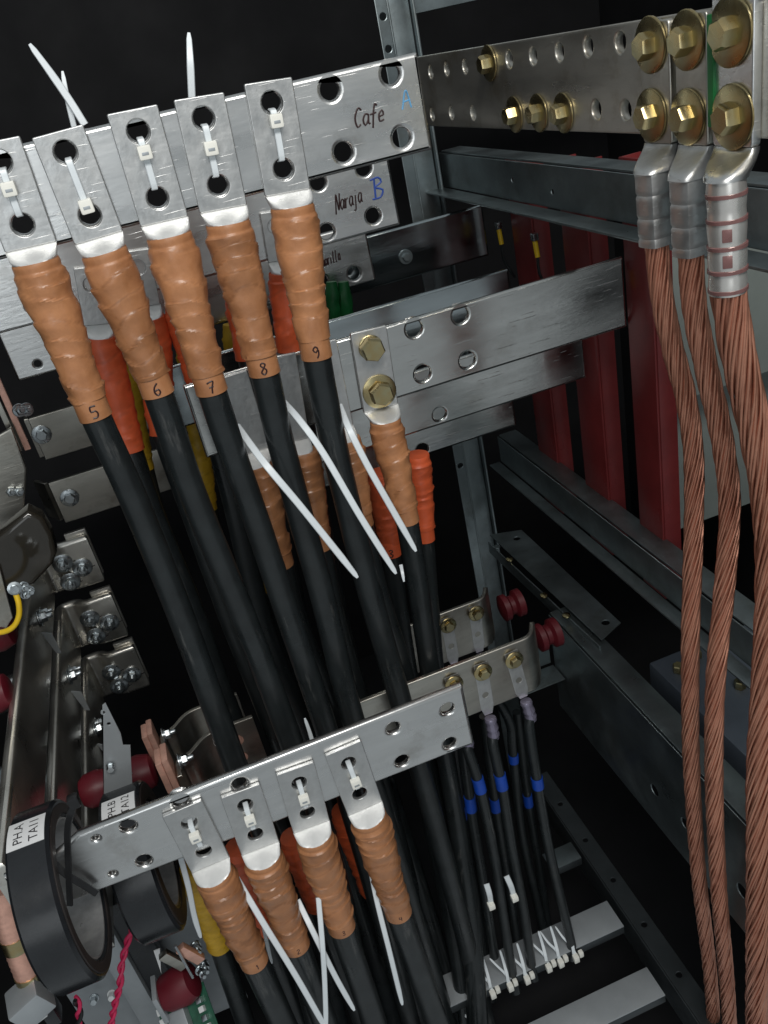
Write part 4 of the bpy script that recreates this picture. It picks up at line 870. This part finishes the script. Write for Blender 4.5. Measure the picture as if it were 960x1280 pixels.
for k, (x, y, lab) in enumerate(((118, 1247, 'zinc screw below the large black ring'), (140, 1242, 'white capped screw beside the twisted wires'))):
    bolt(aY(x, y, 1.17), V((0, -1, .4)), lab, None, .009, .007, .014, 'zinc' if k == 0 else 'white_part')
e = empty('red_cone_insulator', aY(222, 1232, 1.06), 'dark red cone insulator under the small black ring', 'insulator')
q = aY(226, 1232, 1.06); mk('cone', lathe(q - XA * .035 + ZA * -.006, V((1, -.1, .3)), [(.026, 0), (.032, .01), (.036, .045), (.030, .062), (.018, .066)], 28), 'red_resin', e)
mk('steel_cap', boxmm(q.x - .045, q.x - .036, 1.03, 1.08, q.z - .04, q.z + .03, .002), 'sheet', e)
for k, (x, y) in enumerate(((217, 1200), (238, 1192))):
    q = aY(x, y, 1.04); thing_mesh('link_bar', box(q, .018, .012, .055, (V((.9, 0, .42)), YA, V((-.42, 0, .9))), .002), 'tin_dull' if k == 0 else 'copper_pale', ('dull steel' if k == 0 else 'brownish copper') + ' link bar under the small black ring', 'busbar', 'short link bars')
q = aY(228, 1205, 1.03); thing_mesh('pin_rod', tube([aY(219, 1182, 1.03), aY(241, 1222, 1.03)], .0025, 8), 'zinc', 'thin bright rod between the short link bars', 'rod')
for k, (x, y) in enumerate(((250, 1212), (244, 1182), (254, 1206))):
    bolt(aY(x, y, 1.06 + .004 * k), V((.3, -1, .3)), ('lower', 'upper', 'rear')[k] + ' zinc nut under the yellow taped lower cable', 'zinc nuts under the yellow tape', .010, .008, .010, 'zinc', .3 * k, nut=True, cat='nut')
e = empty('circuit_board', aY(225, 1275, 1.08), 'green circuit board with white connectors at the bottom edge', 'circuit board')
o0 = aY(200, 1262, 1.07); uu = V((.93, -.1, .3)).normalized(); vv = V((-.15, -.75, -.6)); vv = (vv - uu * vv.dot(uu)).normalized(); nn = uu.cross(vv) * -1
mk('board', box(o0 + uu * .045 + vv * .05, .10, .11, .002, (uu, vv, nn), 0), 'pcb', e)
for i in range(7): mk('connector', box(o0 + uu * .079 + vv * (.005 + .015 * i) + nn * .005, .010, .010, .010, (uu, vv, nn), .001), 'white_part' if i % 2 == 0 else 'zinc', e)
for i in range(4): mk('connector', box(o0 + uu * (.002) + vv * (.004 + .018 * i) + nn * .004, .012, .012, .008, (uu, vv, nn), .001), 'white_part', e)
mk('relay', box(o0 + uu * .035 + vv * .05 + nn * .010, .035, .07, .018, (uu, vv, nn), .002), 'sheet', e)
q = [aY(x, y, 1.09) for x, y in ((237, 1236), (248, 1232), (268, 1290), (250, 1300))]
thing_mesh('grey_upright', plate([(p.x - q[0].x, p.z - q[0].z) for p in q][::-1], [], .02, q[0], XA, ZA, -YA, .002), 'sheet', 'slanting grey upright beside the circuit board', 'bracket')
q = [aY(x, y, 1.06) for x, y in ((192, 1189), (200, 1186), (201, 1212), (202, 1218))]
thing_mesh('white_tag', plate([(p.x - q[0].x, p.z - q[0].z) for p in q][::-1], [], .002, q[0], XA, ZA, -YA, .0004), 'paper', 'small white tag below the small black ring', 'tag')
